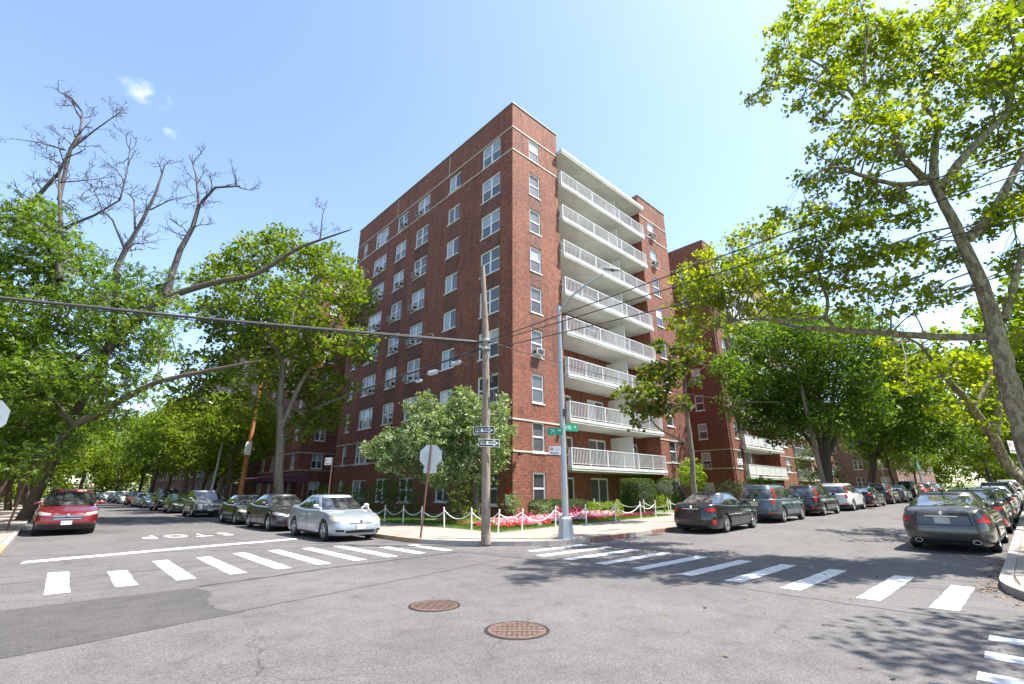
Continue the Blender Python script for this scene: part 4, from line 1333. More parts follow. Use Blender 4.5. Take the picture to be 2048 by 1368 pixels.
def make_spec(kind):
    cs = {
        'sedan': lambda: CarShape(4.80, 1.83, 1.47, 2.74, .93, .325,
            [(-2.4, .88), (-2.25, 1.03), (-1.75, 1.075), (-1.1, 1.02), (-.3, .985), (.7, .975), (1.25, .95), (1.8, .86), (2.2, .74), (2.4, .62)],
            [(.15, .16), (.25, .04), (.42, 0), (.56, .02), (.66, .09), (.8, .26), (.95, .5)],
            [(.15, .15), (.25, .04), (.45, 0), (.7, .03), (.9, .08), (1.1, .13)],
            [(.15, .90), (.28, .975), (.5, 1.0), (.65, .99), (.8, .965), (1.05, .90)],
            (1.28, -1.95, .42, -1.02, .80, .60, 4.6, 4.2), .18),
        'max': lambda: CarShape(4.84, 1.86, 1.47, 2.78, .98, .335,
            [(-2.42, .86), (-2.28, 1.02), (-1.85, 1.085), (-1.1, 1.04), (-.3, .995), (.7, .985), (1.25, .96), (1.8, .87), (2.2, .76), (2.42, .62)],
            [(.15, .16), (.25, .04), (.42, 0), (.56, .02), (.66, .09), (.8, .26), (.95, .5)],
            [(.15, .20), (.25, .08), (.45, .0), (.62, .015), (.72, .05), (.9, .09), (1.1, .15)],
            [(.15, .88), (.28, .97), (.5, 1.0), (.65, .995), (.8, .965), (1.05, .88)],
            (1.25, -2.0, .40, -1.0, .80, .59, 4.6, 4.2), .18),
        'suv': lambda: CarShape(4.55, 1.84, 1.68, 2.62, .90, .355,
            [(-2.28, .98), (-2.1, 1.06), (-1.2, 1.06), (-.3, 1.05), (.6, 1.04), (1.1, 1.03), (1.6, .98), (2.05, .86), (2.28, .72)],
            [(.2, .14), (.32, .03), (.5, 0), (.66, .02), (.78, .08), (.9, .22), (1.05, .42)],
            [(.2, .14), (.32, .03), (.5, 0), (.8, .04), (1.0, .07), (1.2, .10)],
            [(.2, .92), (.33, .985), (.55, 1.0), (.75, .99), (.95, .96), (1.1, .92)],
            (1.25, -2.16, .45, -1.83, .835, .64, 4.8, 5.0), .22),
    }[kind]()
    sp = {'shape': cs, 'body': cs.body(), 'cabin': cs.cabin(), 'parts': [], 'wheel': mb_wheel(cs.R, .215, 5 if kind != 'suv' else 10)}
    P = sp['parts']
    def add(nm, mb, mk, smooth=True): P.append((nm, mb.mesh(nm, smooth, 45), mk, None))
    suv = kind == 'suv'
    PI = math.pi
    add('windscreen', cs.glass(-.98, .98, .06, .93, both=True, nu=14, nv=5), 'glass')
    add('rear_window', cs.glass(PI - (.95 if not suv else .92), PI + (.95 if not suv else .92), .10 if not suv else .06, .90 if not suv else .82, both=True, nu=14, nv=5), 'glass')
    for sd in (1, -1):
        # side glazing split by the centre pillar
        PF = lambda f: math.acos(sg(f) * abs(f) ** 2.2)
        add('side_window', cs.glass(1.17, PF(.225 if not suv else .29), .10, .90, side=sd, nu=8, nv=4, tf1=lambda u: min(.90, .10 + (u * 1.0 + .12) * 1.6)), 'glass')
        if suv:
            add('side_window', cs.glass(PF(.24), PF(-.20), .10, .90, side=sd, nu=6, nv=4), 'glass')
            add('side_window', cs.glass(PF(-.25), 2.12, .16, .88, side=sd, nu=6, nv=4, tf0=lambda u: .16 + .25 * u), 'glass')
        else:
            add('side_window', cs.glass(PF(.18), 1.96, .10, .90, side=sd, nu=8, nv=4, tf1=lambda u: min(.90, .14 + (1 - u) * 1.5)), 'glass')
        # window surround line
        add('window_trim', cs.glass(1.12, 2.02 if not suv else 2.14, .045, .085, side=sd, nu=14, nv=1, off=.008), 'chrome' if not suv else 'trim')
        # door shut lines
        z0, z1 = cs.clear + .12, .93
        for x in ((.95, .0, -.82) if not suv else (.92, .0, -.80)):
            if x == (.95 if not suv else .92): zl, zh = z0, .9
            else: zl, zh = z0, .94
            add('door_seam', cs.patch(cs.phi_x(x + .006), cs.phi_x(x - .006), zl, zh, .0025, 1, 8, sd), 'trim')
        for x in (.12, -.66):
            q = cs.S(cs.phi_x(x), .80, sd)
            add('door_handle', MB().box(q.x - .09, q.x + .09, q.y - .012, q.y + .03 * 1, .79, .82) if sd > 0 else MB().box(q.x - .09, q.x + .09, q.y - .03, q.y + .012, .79, .82), 'lower' if False else 'paint')
        # mirror
        m = MB()
        bx = cs.cab[0] - .52
        y = cs.W / 2 * .93
        zt = cs.top(bx)
        m.lathe([(.001, -.1), (.05, -.085), (.075, -.03), (.08, .03), (.055, .085), (.001, .1)], 12, Matrix.Translation((bx, sd * (y + .09), zt + .10)) @ Matrix.Rotation(PI / 2, 4, 'X') @ Matrix.Diagonal((.8, 1.0, 1.05, 1)))
        m.tube([(bx + .02, sd * (y - .1), zt + .02), (bx + .01, sd * (y + .03), zt + .07)], .022, 6)
        add('wing_mirror', m, 'paint')
        # head and tail lights wrapping the corners
        if suv:
            hz0, hz1 = .70, .84
        else: hz0, hz1 = .60, .735
        pa = cs.phi_y(.56); pb = cs.phi_x(cs.L / 2 * .80)
        add('headlight', cs.patch(pa, pb, hz0, hz1, .007, 12, 4, sd, zf0=lambda u: hz0 + .02 * (1 - u) + .05 * u * u, zf1=lambda u: hz0 + .085 + (hz1 - hz0 - .075) * min(1, u * 1.6)), 'lens')
        if kind == 'suv':
            pr = cs.phi_y(.80, True); pq = cs.phi_x(-cs.L / 2 * .90)
            add('tail_light', cs.patch(pr, pq, .80, 1.03, .009, 8, 4, sd), 'tail')
            add('tail_light_upper', cs.glass(PI - 1.10, PI - .94, .0, .86, side=sd, nu=4, nv=6, off=.012), 'tail')
            pr2 = cs.phi_y(.6, True); pq2 = cs.phi_y(.9, True)
            add('reflector', cs.patch(pr2, pq2, .42, .47, .008, 4, 1, sd), 'tailb')
        elif kind == 'max':
            pr = cs.phi_y(.70, True); pq = cs.phi_x(-cs.L / 2 * .84)
            add('tail_light', cs.patch(pr, pq, .70, .90, .007, 10, 4, sd, zf0=lambda u: .70 + .06 * (1 - u), zf1=lambda u: .80 + .13 * u), 'tail')
            pr = cs.phi_y(.76, True); pq = cs.phi_y(.96, True)
            add('tail_light_strip', cs.patch(pr, pq, .745, .775, .011, 5, 1, sd), 'tailb')
            ex = MB().lathe([(.07, 0), (.07, .12), (.055, .12), (.055, .02), (.001, .02)], 14, Matrix.Translation((-cs.L / 2 + .17, sd * .56, .28)) @ Matrix.Rotation(-PI / 2, 4, 'Y') @ Matrix.Diagonal((.75, 1.15, 1, 1)))
            add('exhaust_tip', ex, 'chrome')
        else:
            pr = cs.phi_y(.58, True); pq = cs.phi_x(-cs.L / 2 * .86)
            add('tail_light', cs.patch(pr, pq, .78, .90, .007, 10, 3, sd, zf0=lambda u: .80 - .02 * u), 'tail')
            pr = cs.phi_y(.83, True); pq = cs.phi_y(.91, True)
            add('reflector', cs.patch(pr, pq, .34, .50, .007, 3, 2, sd), 'tailb')
        add('sill_trim', cs.patch(cs.phi_x(cs.ax[0] - cs.R - .07), cs.phi_x(cs.ax[1] + cs.R + .07), cs.clear + .005, cs.clear + (.13 if suv else .07), .008, 10, 1, sd), 'trim')
        add('fog_light', cs.patch(cs.phi_y(.62), cs.phi_y(.86), .31 + (.06 if suv else 0), .37 + (.06 if suv else 0), .008, 5, 2, sd), 'trim')
        # grille halves and lower intake share the centre line
        g0, g1 = (.56, .79) if suv else (.55, .665)
        add('grille', cs.patch(0.0, cs.phi_y(.44 if not suv else .5), g0, g1, .006, 6, 3, sd), 'trim')
        for k in range(3):
            zz_ = g0 + .02 + k * (g1 - g0 - .03) / 2.4
            add('grille_bar', cs.patch(0.0, cs.phi_y(.43), zz_, zz_ + .014, .013, 6, 1, sd), 'chrome')
        add('lower_intake', cs.patch(0.0, cs.phi_y(.55), .26, .35 if not suv else .42, .006, 6, 2, sd), 'trim')
        if suv:
            add('bumper_trim', cs.patch(PI, cs.phi_x(cs.ax[1] - cs.R - .07), cs.clear + .01, .40, .008, 14, 2, sd), 'trim')
            add('bumper_trim', cs.patch(0, cs.phi_x(cs.ax[0] + cs.R + .07), cs.clear + .01, .40, .005, 14, 2, sd), 'trim')
        else:
            add('bumper_trim', cs.patch(PI, cs.phi_y(.7, True), cs.clear + .01, .30, .006, 8, 1, sd), 'trim')
        # boot shut line
        if not suv:
            p = cs.phi_y(.60, True)
            add('boot_seam', cs.patch(p - .012, p + .012, .66, .98, .003, 1, 6, sd), 'trim')
            add('boot_seam', cs.patch(PI, cs.phi_y(.60, True), .655, .665, .003, 8, 1, sd), 'trim')
        else:
            p = cs.phi_y(.80, True)
            add('tailgate_seam', cs.patch(p - .012, p + .012, .46, 1.0, .003, 1, 6, sd), 'trim')
            add('roof_rail', MB().tube([(.25, sd * .60, cs.H - .02), (.1, sd * .605, cs.H + .03), (-1.3, sd * .60, cs.H + .02), (-1.5, sd * .59, cs.H - .03)], .018, 6), 'trim')
    # number plate, badge, chrome strip, antenna
    xr = -cs.L / 2 + cs.rear(.72)
    pz = .70 if kind != 'suv' else .74
    add('number_plate', MB().box(xr - .022, xr + .02, -.155, .155, pz, pz + .15), 'plate', False)
    add('chrome_strip', MB().box(xr - .03, xr + .03, -.32, .32, pz + .165, pz + .19), 'chrome')
    add('badge', MB().lathe([(.001, .02), (.035, .02), (.045, .0)], 14, Matrix.Translation((xr + .02, 0, pz + .245)) @ Matrix.Rotation(-PI / 2, 4, 'Y')), 'chrome')
    xf = cs.L / 2 - cs.front(.4)
    add('number_plate', MB().box(xf - .02, xf + .02, -.155, .155, .38, .52), 'plate', False)
    add('badge', MB().lathe([(.001, .02), (.045, .02), (.055, .0)], 14, Matrix.Translation((cs.L / 2 - cs.front(.6) + .01, 0, .61 if not suv else .73)) @ Matrix.Rotation(PI / 2, 4, 'Y')), 'chrome')
    add('aerial_fin', MB().prism([(-1.05, -.02), (-.85, -.01), (-.85, .01), (-1.05, .02)], cs.H - .03, cs.H + .05), 'trim')
    # wipers lying on the windscreen foot
    for sy in (-.1, .42):
        a = cs.C(.35 if sy < 0 else .6, .08, 1 if sy > 0 else -1); b_ = cs.C(.1 if sy < 0 else .2, .10, -1)
        add('wiper', MB().tube([a + Vector((.02, 0, .015)), b_ + Vector((.02, 0, .02))], .009, 5), 'trim')
    return sp
SPECS = {k: make_spec(k) for k in ('sedan', 'max', 'suv')}
def car(kind, pmat, x, y, heading, label, cat='car', scale=(1, 1, 1), group=None, **opt):
    r = build_car('parked_car', SPECS[kind], pmat, opt)
    tag(r, label, cat, group)
    r.location = (x, y, gz(x) + .004)
    pitch = -math.atan(.015) if (x > 12 and abs(math.cos(heading)) > .5) else 0
    if pitch and math.cos(heading) < 0: pitch = -pitch
    r.rotation_euler = (0, pitch, heading)
    r.scale = scale
    return r
C_silver = paint('paint_silver_blue', (0.46, 0.51, 0.58), .55, .3)
C_char = paint('paint_charcoal', (0.055, 0.052, 0.058), .5, .25)
C_gun = paint('paint_gunmetal', (0.085, 0.082, 0.08), .6, .25)
C_black = paint('paint_black', (0.014, 0.014, 0.016), .1, .2)
C_navy = paint('paint_dark_green', (0.022, 0.035, 0.032), .3, .25)
C_teal = paint('paint_slate_teal', (0.085, 0.13, 0.145), .5, .3)
C_red = paint('paint_shaded_red', (0.20, 0.010, 0.014), .35, .25)  # red darkened in the colour itself for the tree shade over this car
C_red2 = paint('paint_red', (0.45, 0.02, 0.02), .1, .25)
C_white = paint('paint_white', (0.72, 0.72, 0.71), .0, .3)
C_grey = paint('paint_grey', (0.30, 0.31, 0.33), .55, .3)
C_blue = paint('paint_blue', (0.045, 0.10, 0.20), .35, .25)
C_beige = paint('paint_champagne', (0.40, 0.36, 0.30), .5, .3)
gL, gW, gR, gS = 'cars parked along the right side of the left street', 'cars parked along the left edge of the left street', 'cars parked by the garden on the right street', 'cars parked along the right kerb of the right street'
PH = math.pi / 2
car('sedan', C_silver, 7.74, 18.02, -PH, 'silver blue sedan nearest the crossing, parked beside the chain fence', 'sedan', group=gL, lens=M_lensy)
car('sedan', C_char, 7.72, 23.75, -PH, 'charcoal sedan directly behind the silver blue sedan', 'sedan', group=gL)
car('sedan', C_navy, 7.74, 29.0, -PH, 'dark green sedan third in the row, before the driveway gap', 'sedan', (.95, .97, .97), gL, lens=M_lensy)
car('suv', C_grey, 7.72, 39.1, -PH, 'silver grey crossover facing us beyond the driveway gap', 'suv', group=gL)
car('sedan', C_navy, 7.6, 46.6, -PH, 'small dark green sedan tucked behind the silver grey crossover', 'sedan', group=gL)
car('suv', C_black, 7.6, 53.5, -PH, 'tall black off-roader with blue glass reflections on the left street', 'suv', (1.02, 1.03, 1.12), gL)
car('sedan', C_blue, 7.7, 62.0, -PH, 'blue sedan far down the left street behind the black off-roader', 'sedan', group=gL)
car('sedan', C_white, 7.7, 69.5, -PH, 'white sedan far down the left street between a blue and a red car', 'sedan', group=gL)
car('suv', C_red2, 7.7, 77.0, -PH, 'red crossover far down the left street', 'suv', group=gL)
car('sedan', C_white, 7.7, 86.0, -PH, 'white sedan just behind the far red crossover', 'sedan', group=gL)
car('suv', C_grey, 7.7, 95, -PH, 'grey crossover in the far shade, after the second white sedan', 'suv', group=gL)
car('sedan', C_char, 7.7, 104, -PH, 'dark sedan in the far shade of the left street', 'sedan', group=gL)
car('suv', C_white, 7.7, 114, -PH, 'white crossover near the end of the left street', 'suv', group=gL)
car('sedan', C_blue, 7.7, 124, -PH, 'small blue car last but one on the left street', 'sedan', group=gL)
car('sedan', C_black, 7.7, 134, -PH, 'black car last visible on the left street', 'sedan', group=gL)
car('suv', C_red, 0.62, 27.35, -PH, 'red crossover in shade-darkened paint, parked alone at the left kerb facing us', 'suv', group=gW)
car('sedan', C_black, 0.55, 62, -PH, 'dark car glimpsed behind the red crossover', 'sedan', group=gW)
car('suv', C_char, 0.55, 84, -PH, 'dark crossover farthest along the left kerb', 'suv', group=gW)
car('sedan', C_black, 19.95, 9.08, 0.02, 'black sedan nearest the lamp post on the right street', 'sedan', (.97, .98, .98), gR, plate=M_plated)
car('suv', C_teal, 26.35, 9.15, 0, 'slate teal crossover behind the black sedan', 'suv', group=gR)
car('suv', C_black, 32.85, 9.15, 0, 'black crossover between the teal one and the white one', 'suv', (1.02, 1, .97), gR)
car('suv', C_white, 39.3, 9.15, 0, 'white crossover fourth in the row on the right street', 'suv', (1.05, 1.02, 1.02), gR)
car('sedan', C_black, 45.9, 9.1, 0, 'black sedan right after the white crossover', 'sedan', group=gR)
car('suv', C_char, 52.3, 9.1, 0, 'charcoal crossover sixth in the row on the right street', 'suv', group=gR)
car('sedan', C_grey, 58.7, 9.1, 0, 'grey sedan seventh in the row on the right street', 'sedan', group=gR)
car('suv', C_black, 65, 9.1, 0, 'black crossover eighth in the row on the right street', 'suv', (1, 1, 1.1), gR)
car('sedan', C_red2, 71.5, 9.1, 0, 'red sedan far along the right street', 'sedan', group=gR)
car('suv', C_grey, 78, 9.1, 0, 'grey crossover after the far red sedan', 'suv', group=gR)
car('sedan', C_char, 85, 9.1, 0, 'dark sedan last visible in the row on the right street', 'sedan', group=gR)
car('max', C_gun, 19.3, 1.80, -0.015, 'gunmetal grey sedan in the right foreground with tail lights towards us', 'sedan', group=gS, rim=M_rim)
car('sedan', C_navy, 25.9, 1.75, 0, 'dark green sedan right in front of the gunmetal one', 'sedan', group=gS)
car('sedan', C_beige, 32.2, 1.7, 0, 'champagne sedan third along the right kerb', 'sedan', group=gS)
car('sedan', C_silver, 38.6, 1.7, 0, 'silver blue sedan fourth along the right kerb', 'sedan', group=gS)
car('suv', C_black, 45, 1.7, 0, 'black crossover fifth along the right kerb', 'suv', group=gS)
car('suv', C_white, 51.6, 1.7, 0, 'white crossover far along the right kerb', 'suv', group=gS)
car('sedan', C_grey, 58.5, 1.7, 0, 'grey sedan seventh along the right kerb', 'sedan', group=gS)
car('suv', C_white, 66, 1.7, 0, 'white crossover last visible along the right kerb', 'suv', (1, 1, 1.1), gS)

# ------------------------------------------------------------------ street furniture
WALKZ = .13
up = empty('utility_pole', (9.85, 11.68, 0), 0, 'weathered grey wooden utility pole at the kerb corner', 'utility pole')
pts = [(0, 0, .05), (-.02, .02, 2), (-.05, .05, 4.6), (-.1, .09, 7), (-.22, .17, 9.3)]
MB().tube(pts, [.15, .135, .125, .11, .085], 14).build('pole', M_wood_pole, up, True)
for z in (6.15, 6.45):
    MB().lathe([(.145, z), (.15, z + .02), (.15, z + .07), (.145, z + .09)], 14, Matrix.Translation((-.08, .075, 0))).build('steel_band', M_galv, up)
for k in range(2):
    MB().box(-.04, .04, -.02, .02, 0, .34).xf(Matrix.Translation((-.02 + .1 * k, -.16, 5.0 - k * .6))).build('tag_plate', M_dark, up)
def one_way(z, rz, label, off=(0, 0)):
    r = empty('one_way_sign', (9.80 + off[0], 11.70 + off[1], z), rz, label, 'sign', 'one way signs on the utility pole')
    w, h = .68, .24
    MB().box(-w / 2, w / 2, -.004, .004, -h / 2, h / 2).build('plate', M_signwhite, r)
    MB().box(-w / 2 + .015, w / 2 - .015, -.0065, -.0045, -h / 2 + .015, h / 2 - .015).build('black_field', M_black, r)
    a = [(-w / 2 + .05, -.055), (w / 2 - .2, -.055), (w / 2 - .2, -.1), (w / 2 - .03, 0), (w / 2 - .2, .1), (w / 2 - .2, .055), (-w / 2 + .05, .055)]
    MB().poly([(x, -.009, z_) for x, z_ in a]).build('arrow', M_signwhite, r)
    me = text_mesh('ONE  WAY', .115, bold=.006)
    link('lettering', me, M_black, r, mw=Matrix.Translation((-.05, -.0115, 0)) @ Matrix.Rotation(math.pi / 2, 4, 'X'))
    return r
s1 = one_way(3.42, RAD(-58), 'upper ONE WAY arrow sign on the utility pole, tilted up', (-.18, -.11))
s1.rotation_euler = (0, 0, RAD(-52))
one_way(3.03, RAD(-25), 'lower ONE WAY arrow sign on the utility pole', (-.03, -.20))

lp = empty('street_lamp', (12.31, 10.62, WALKZ), 0, 'tall grey steel street lamp with a tapered base at the kerb', 'street lamp')
lz = gz(12.3)
def octa(r0, z0, r1, z1, m, n=8, rot=math.pi / 8):
    b = len(m.v)
    for r, z in ((r0, z0), (r1, z1)):
        for k in range(n):
            a = rot + 2 * math.pi * k / n
            m.v.append((r * math.cos(a), r * math.sin(a), z))
    for k in range(n): m.f.append((b + k, b + (k + 1) % n, b + n + (k + 1) % n, b + n + k))
    m.f.append(tuple(b + n + k for k in range(n)))
    return m
m = MB(); octa(.32, 0, .31, .05, m); octa(.27, .05, .215, .60, m); octa(.215, .60, .15, .66, m)
m.build('base', M_galv, lp)
m = MB(); octa(.115, .66, .075, 8.0, m); m.build('pole', M_galv, lp)
MB().tube([(0, 0, 7.75), (.10, -.5, 8.25), (.30, -1.1, 8.62), (.55, -1.7, 8.9)], [.045, .04, .035, .032], 8).build('arm', M_galv, lp, True)
m = MB().lathe([(.001, -.33), (.05, -.32), (.09, -.2), (.12, 0), (.11, .2), (.06, .32), (.001, .34)], 12, Matrix.Translation((.67, -2.0, 9.02)) @ Matrix.Rotation(RAD(20), 4, 'Z') @ Matrix.Rotation(RAD(-72), 4, 'X') @ Matrix.Diagonal((1.1, .5, 1, 1)))
hd = m.build('lamp_head', M_galv, lp, True)
MB().lathe([(.1, 0), (.07, -.04), (.001, -.06)], 12, Matrix.Translation((.67, -2.03, 8.98))).build('lens', M_pane_grey, hd)
MB().box(-.06, .06, -.13, -.09, 3.9, 4.15).build('hatch', M_dark, lp)
def street_name(text_main, small, loc, rz, label, w):
    r = empty('street_name_sign', loc, rz, label, 'sign', 'green street name signs on the lamp post')
    MB().box(-w / 2, w / 2, -.006, .006, -.12, .12).build('plate', M_green, r)
    me = text_mesh(text_main, .17, bold=.002)
    link('lettering', me, M_signwhite, r, mw=Matrix.Translation((-w * .12, -.009, 0)) @ Matrix.Rotation(math.pi / 2, 4, 'X') @ Matrix.Diagonal((.9, 1, 1, 1)))
    me = text_mesh(small, .10, bold=.002)
    link('lettering', me, M_signwhite, r, mw=Matrix.Translation((w * .32, -.009, .03)) @ Matrix.Rotation(math.pi / 2, 4, 'X'))
street_name('71', 'Rd', (12.09, 10.78, 3.52), RAD(-58), 'green 71 Rd street sign, lower left on the lamp post', .52)
street_name('110', 'St', (12.56, 10.50, 3.66), RAD(-22), 'green 110 St street sign, right of the lamp post', .62)
def clean_sign(r, w=.46, h=.33):
    MB().box(-w / 2, w / 2, -.004, .004, -h / 2, h / 2).build('plate', M_signwhite, r)
    q = MB()
    q.lathe([(.052, 0), (.034, 0)], 16, Matrix.Translation((-w * .3, -.008, h * .17)) @ Matrix.Rotation(math.pi / 2, 4, 'X'))
    q.quad((-w * .3 - .035, -.008, h * .17 + .025), (-w * .3 - .025, -.008, h * .17 + .038), (-w * .3 + .038, -.008, h * .17 - .025), (-w * .3 + .025, -.008, h * .17 - .038))
    q.build('red_emblem', M_red, r)
    MB().add([(-w * .3, -.0078, -h * .32 + .012), (w * .25, -.0078, -h * .32 + .012), (w * .25, -.0078, -h * .32 - .012), (-w * .3, -.0078, -h * .32 - .012)], [(0, 3, 2, 1)]).add([(-w * .42, -.0078, -h * .32), (-w * .3, -.0078, -h * .32 + .03), (-w * .3, -.0078, -h * .32 - .03)], [(0, 1, 2)]).build('arrow', M_black, r)
    for k in range(2):
        MB().quad((-w * .08, -.0078, h * (.22 - k * .2)), (w * .42, -.0078, h * (.22 - k * .2)), (w * .42, -.0078, h * (.27 - k * .2)), (-w * .08, -.0078, h * (.27 - k * .2))).build('printed_line', M_plate, r)
r = empty('parking_sign', (12.04, 10.74, 2.88), RAD(-48), 'small white parking sign on the lamp post', 'sign', 'white parking signs'); clean_sign(r, .40, .28)
def sign_post(x, y, h, label, rz, lean=(0, 0), mat=None, side=-.24):
    z = gz(x) + .12
    r = empty('parking_sign', (x, y, z), 0, label, 'sign', 'white parking signs')
    MB().tube([(0, 0, 0), (lean[0], lean[1], h)], .03, 6).build('post', mat or M_rustpost, r)
    s = empty('sign_board', (lean[0] + math.cos(rz) * side, lean[1] + math.sin(rz) * side, h - .16), rz); s.parent = r
    clean_sign(s)
sign_post(9.15, 21.95, 2.95, 'white parking sign on a brown post behind the silver blue sedan', RAD(-70))
sign_post(27.6, 10.75, 2.95, 'white parking sign on a post behind the teal crossover', RAD(-15))
sign_post(64.5, 10.8, 3.9, 'white parking sign on a pale post far along the right street', RAD(-15), mat=M_ac)
sign_post(19.0, .12, 2.65, 'white parking sign at the right edge beside the leaning trunk', RAD(-15), mat=M_galv)
# stop signs (both seen from behind)
def stop_sign(loc, h, rz, lean, label, under=True):
    r = empty('stop_sign', loc, 0, label, 'sign', 'stop signs seen from behind')
    MB().tube([(0, 0, 0), (lean[0], lean[1], h)], .035, 6).build('post', M_rustpost, r)
    R_ = .405
    pts = [(R_ * math.cos(math.pi / 8 + k * math.pi / 4), R_ * math.sin(math.pi / 8 + k * math.pi / 4)) for k in range(8)]
    M = Matrix.Translation((lean[0], lean[1], h - .40)) @ Matrix.Rotation(rz, 4, 'Z') @ Matrix.Translation((0, .045, 0)) @ Matrix.Rotation(math.pi / 2, 4, 'X')
    m = MB().prism([(x, y) for x, y in pts], -.004, .004); m.xf(M); m.build('octagon', M_signback, r)
    m = MB().prism([(x * .99, y * .99) for x, y in pts], -.0075, -.0045); m.xf(M); m.build('red_face', M_red, r)
    me = text_mesh('STOP', .3, bold=.008)
    link('lettering', me, M_signwhite, r, mw=M @ Matrix.Translation((0, 0, -.011)) @ Matrix.Rotation(math.pi, 4, 'Y'))
    if under:
        m = MB().box(-.22, .22, .042, .05, -.56, -.36); m.xf(Matrix.Translation((lean[0], lean[1], h - .40)) @ Matrix.Rotation(rz, 4, 'Z')); m.build('lower_plate', M_signback, r)
stop_sign((9.0, 13.95, .12), 3.0, RAD(-43), (.16, -.10), 'grey back of a stop sign on a brown post beside the utility pole')
stop_sign((-1.28, 15.6, .12), 3.45, RAD(-30), (-.16, .16), 'grey back of a stop sign cut by the left edge of the picture', False)
# leaning brown post on the left pavement
lpst = MB().tube([(-1.0, 27.4, .1), (-.78, 27.2, 2.6)], .035, 6).build('sign_post', M_rustpost)
tag(lpst, 'bare brown post leaning on the left pavement behind the red crossover', 'post')
# far poles
p = empty('utility_pole', (9.3, 37.0, 0), 0, 'orange brown wooden utility pole leaning behind the charcoal sedan', 'utility pole')
MB().tube([(0, 0, .05), (.12, .1, 5), (.25, .25, 11)], [.17, .15, .11], 10).build('pole', M_wood_orange, p, True)
MB().box(-.2, .2, -.22, -.16, 4.0, 4.9).build('notice', M_signwhite, p)
p = empty('utility_pole', (42.2, 10.75, 0), 0, 'grey brown utility pole leaning in front of the big trees on the right street', 'utility pole')
MB().tube([(0, 0, .4), (-.25, .1, 5), (-.6, .2, 11)], [.18, .16, .12], 10).build('pole', M_wood_pole, p, True)
p = empty('street_lamp', (9.3, 45.5, 0), 0, 'pale steel street lamp in the trees on the left street', 'street lamp')
MB().tube([(0, 0, .1), (.3, 0, 8)], [.11, .07], 8).build('pole', M_galv, p); MB().tube([(.3, 0, 7.9), (-1.5, 0, 8.8)], .04, 6).build('arm', M_galv, p); MB().box(-2.1, -1.4, -.15, .15, 8.75, 8.9).build('lamp_head', M_galv, p)
p = empty('street_lamp', (90, 10.8, gz(90)), 0, 'pale steel street lamp with a green sign at the far end of the right street', 'street lamp')
MB().tube([(0, 0, .1), (-.6, 0, 9)], [.16, .1], 8).build('pole', M_galv, p); MB().box(-1.4, .9, -.05, .05, 3.6, 4.2).build('green_plate', M_green, p)

# chain fence ----------------------------------------------------------
fence = [(12.42, 33), (12.42, 30.8), (12.42, 28.7), (12.42, 26.6), (12.42, 24.5), (12.42, 22.6), (12.4, 20.8), (12.4, 19.2), (12.4, 17.45), (12.4, 15.6), (12.3, 13.9), (13.25, 13.62), (15.55, 13.98), (17.6, 13.98), (19.9, 14.02), (22.1, 14.02), (23.5, 14.02)]
fence2 = [(25.25, 14.1), (25.3, 15.8), (25.3, 17.6), (25.3, 19.4)]
fence3 = [(27.7, 15.6), (27.75, 14.1), (30.0, 14.05), (32.4, 14.05), (35, 14.05)]
postm = MB().lathe([(.04, 0), (.04, .02), (.030, .03), (.027, .69), (.036, .70), (.036, .72), (.016, .73), (.028, .755), (.028, .78), (.001, .81)], 10).mesh('fence_post', True, 40)
allp = []
runs = ((fence, 'garden beside the left street and the corner'), (fence2, 'entrance path'), (fence3, 'lawn past the entrance path'))
for run, where in runs:
    fe = empty('chain_fence', (0, 0, 0), 0, 'white post and chain fence along the ' + where, 'fence')
    for i, (x, y) in enumerate(run):
        o = link('fence_post', postm, M_chain, fe, loc=(x, y, gz(x) + .13), rz=0)
        o.rotation_euler = (random.uniform(-.05, .05), random.uniform(-.05, .05), 0)
    for i in range(len(run) - 1):
        a = Vector((*run[i], gz(run[i][0]) + .13 + .66)); b = Vector((*run[i + 1], gz(run[i + 1][0]) + .13 + .66))
        L = (b - a).length; sag = .15 * L + .02
        p = []
        for k in range(17):
            t = k / 16; q = a.lerp(b, t); q.z -= sag * 4 * t * (1 - t); p.append(q)
        m = MB().tube(p, .017, 6)
        for k in range(1, 34):
            pass
        m.build('chain', M_chain, fe, True)

# manhole covers -------------------------------------------------------
def manhole(x, y, R_, label, rot, dots):
    r = empty('manhole_cover', (x, y, .0), rot, label, 'manhole cover', 'iron covers in the crossing')
    MB().lathe([(R_, .0), (R_, .006), (R_ * .93, .010), (R_ * .92, .004), (R_ * .90, .004)], 48).build('rim', M_irond, r)
    MB().lathe([(R_ * .895, .003), (R_ * .89, .009), (R_ * .84, .009), (R_ * .835, .0055), (.001, .0055)], 48).build('cover', M_iron, r)
    q = MB(); n = 11; s = R_ * 1.66 / n
    for i in range(n):
        for j in range(n):
            a, b = (i - (n - 1) / 2) * s, (j - (n - 1) / 2) * s
            if math.hypot(abs(a) + s * .35, abs(b) + s * .35) > R_ * .82: continue
            if dots and i == n // 2: continue
            if dots or j % 2:
                q.box(a - s * .2, a + s * .2, b - s * .24, b + s * .24, .0052, .0062)
    o = q.build('recess_pattern', M_irond, r); tag(o, kind='stuff')
    q = MB()
    for i in range(-4, 5, 2 if dots else 1):
        a = i * s + s * .5; l = math.sqrt(max(0, (R_ * .82) ** 2 - a * a))
        q.box(a - s * .07, a + s * .07, -l, l, .0054, .0095)
    tag(q.build('raised_ribs', M_iron, r), kind='stuff')
manhole(4.33, 6.25, .37, 'smaller, farther iron manhole cover in the crossing', RAD(40), False)
manhole(4.33, 4.54, .385, 'larger, nearer iron manhole cover in the crossing', RAD(46), True)

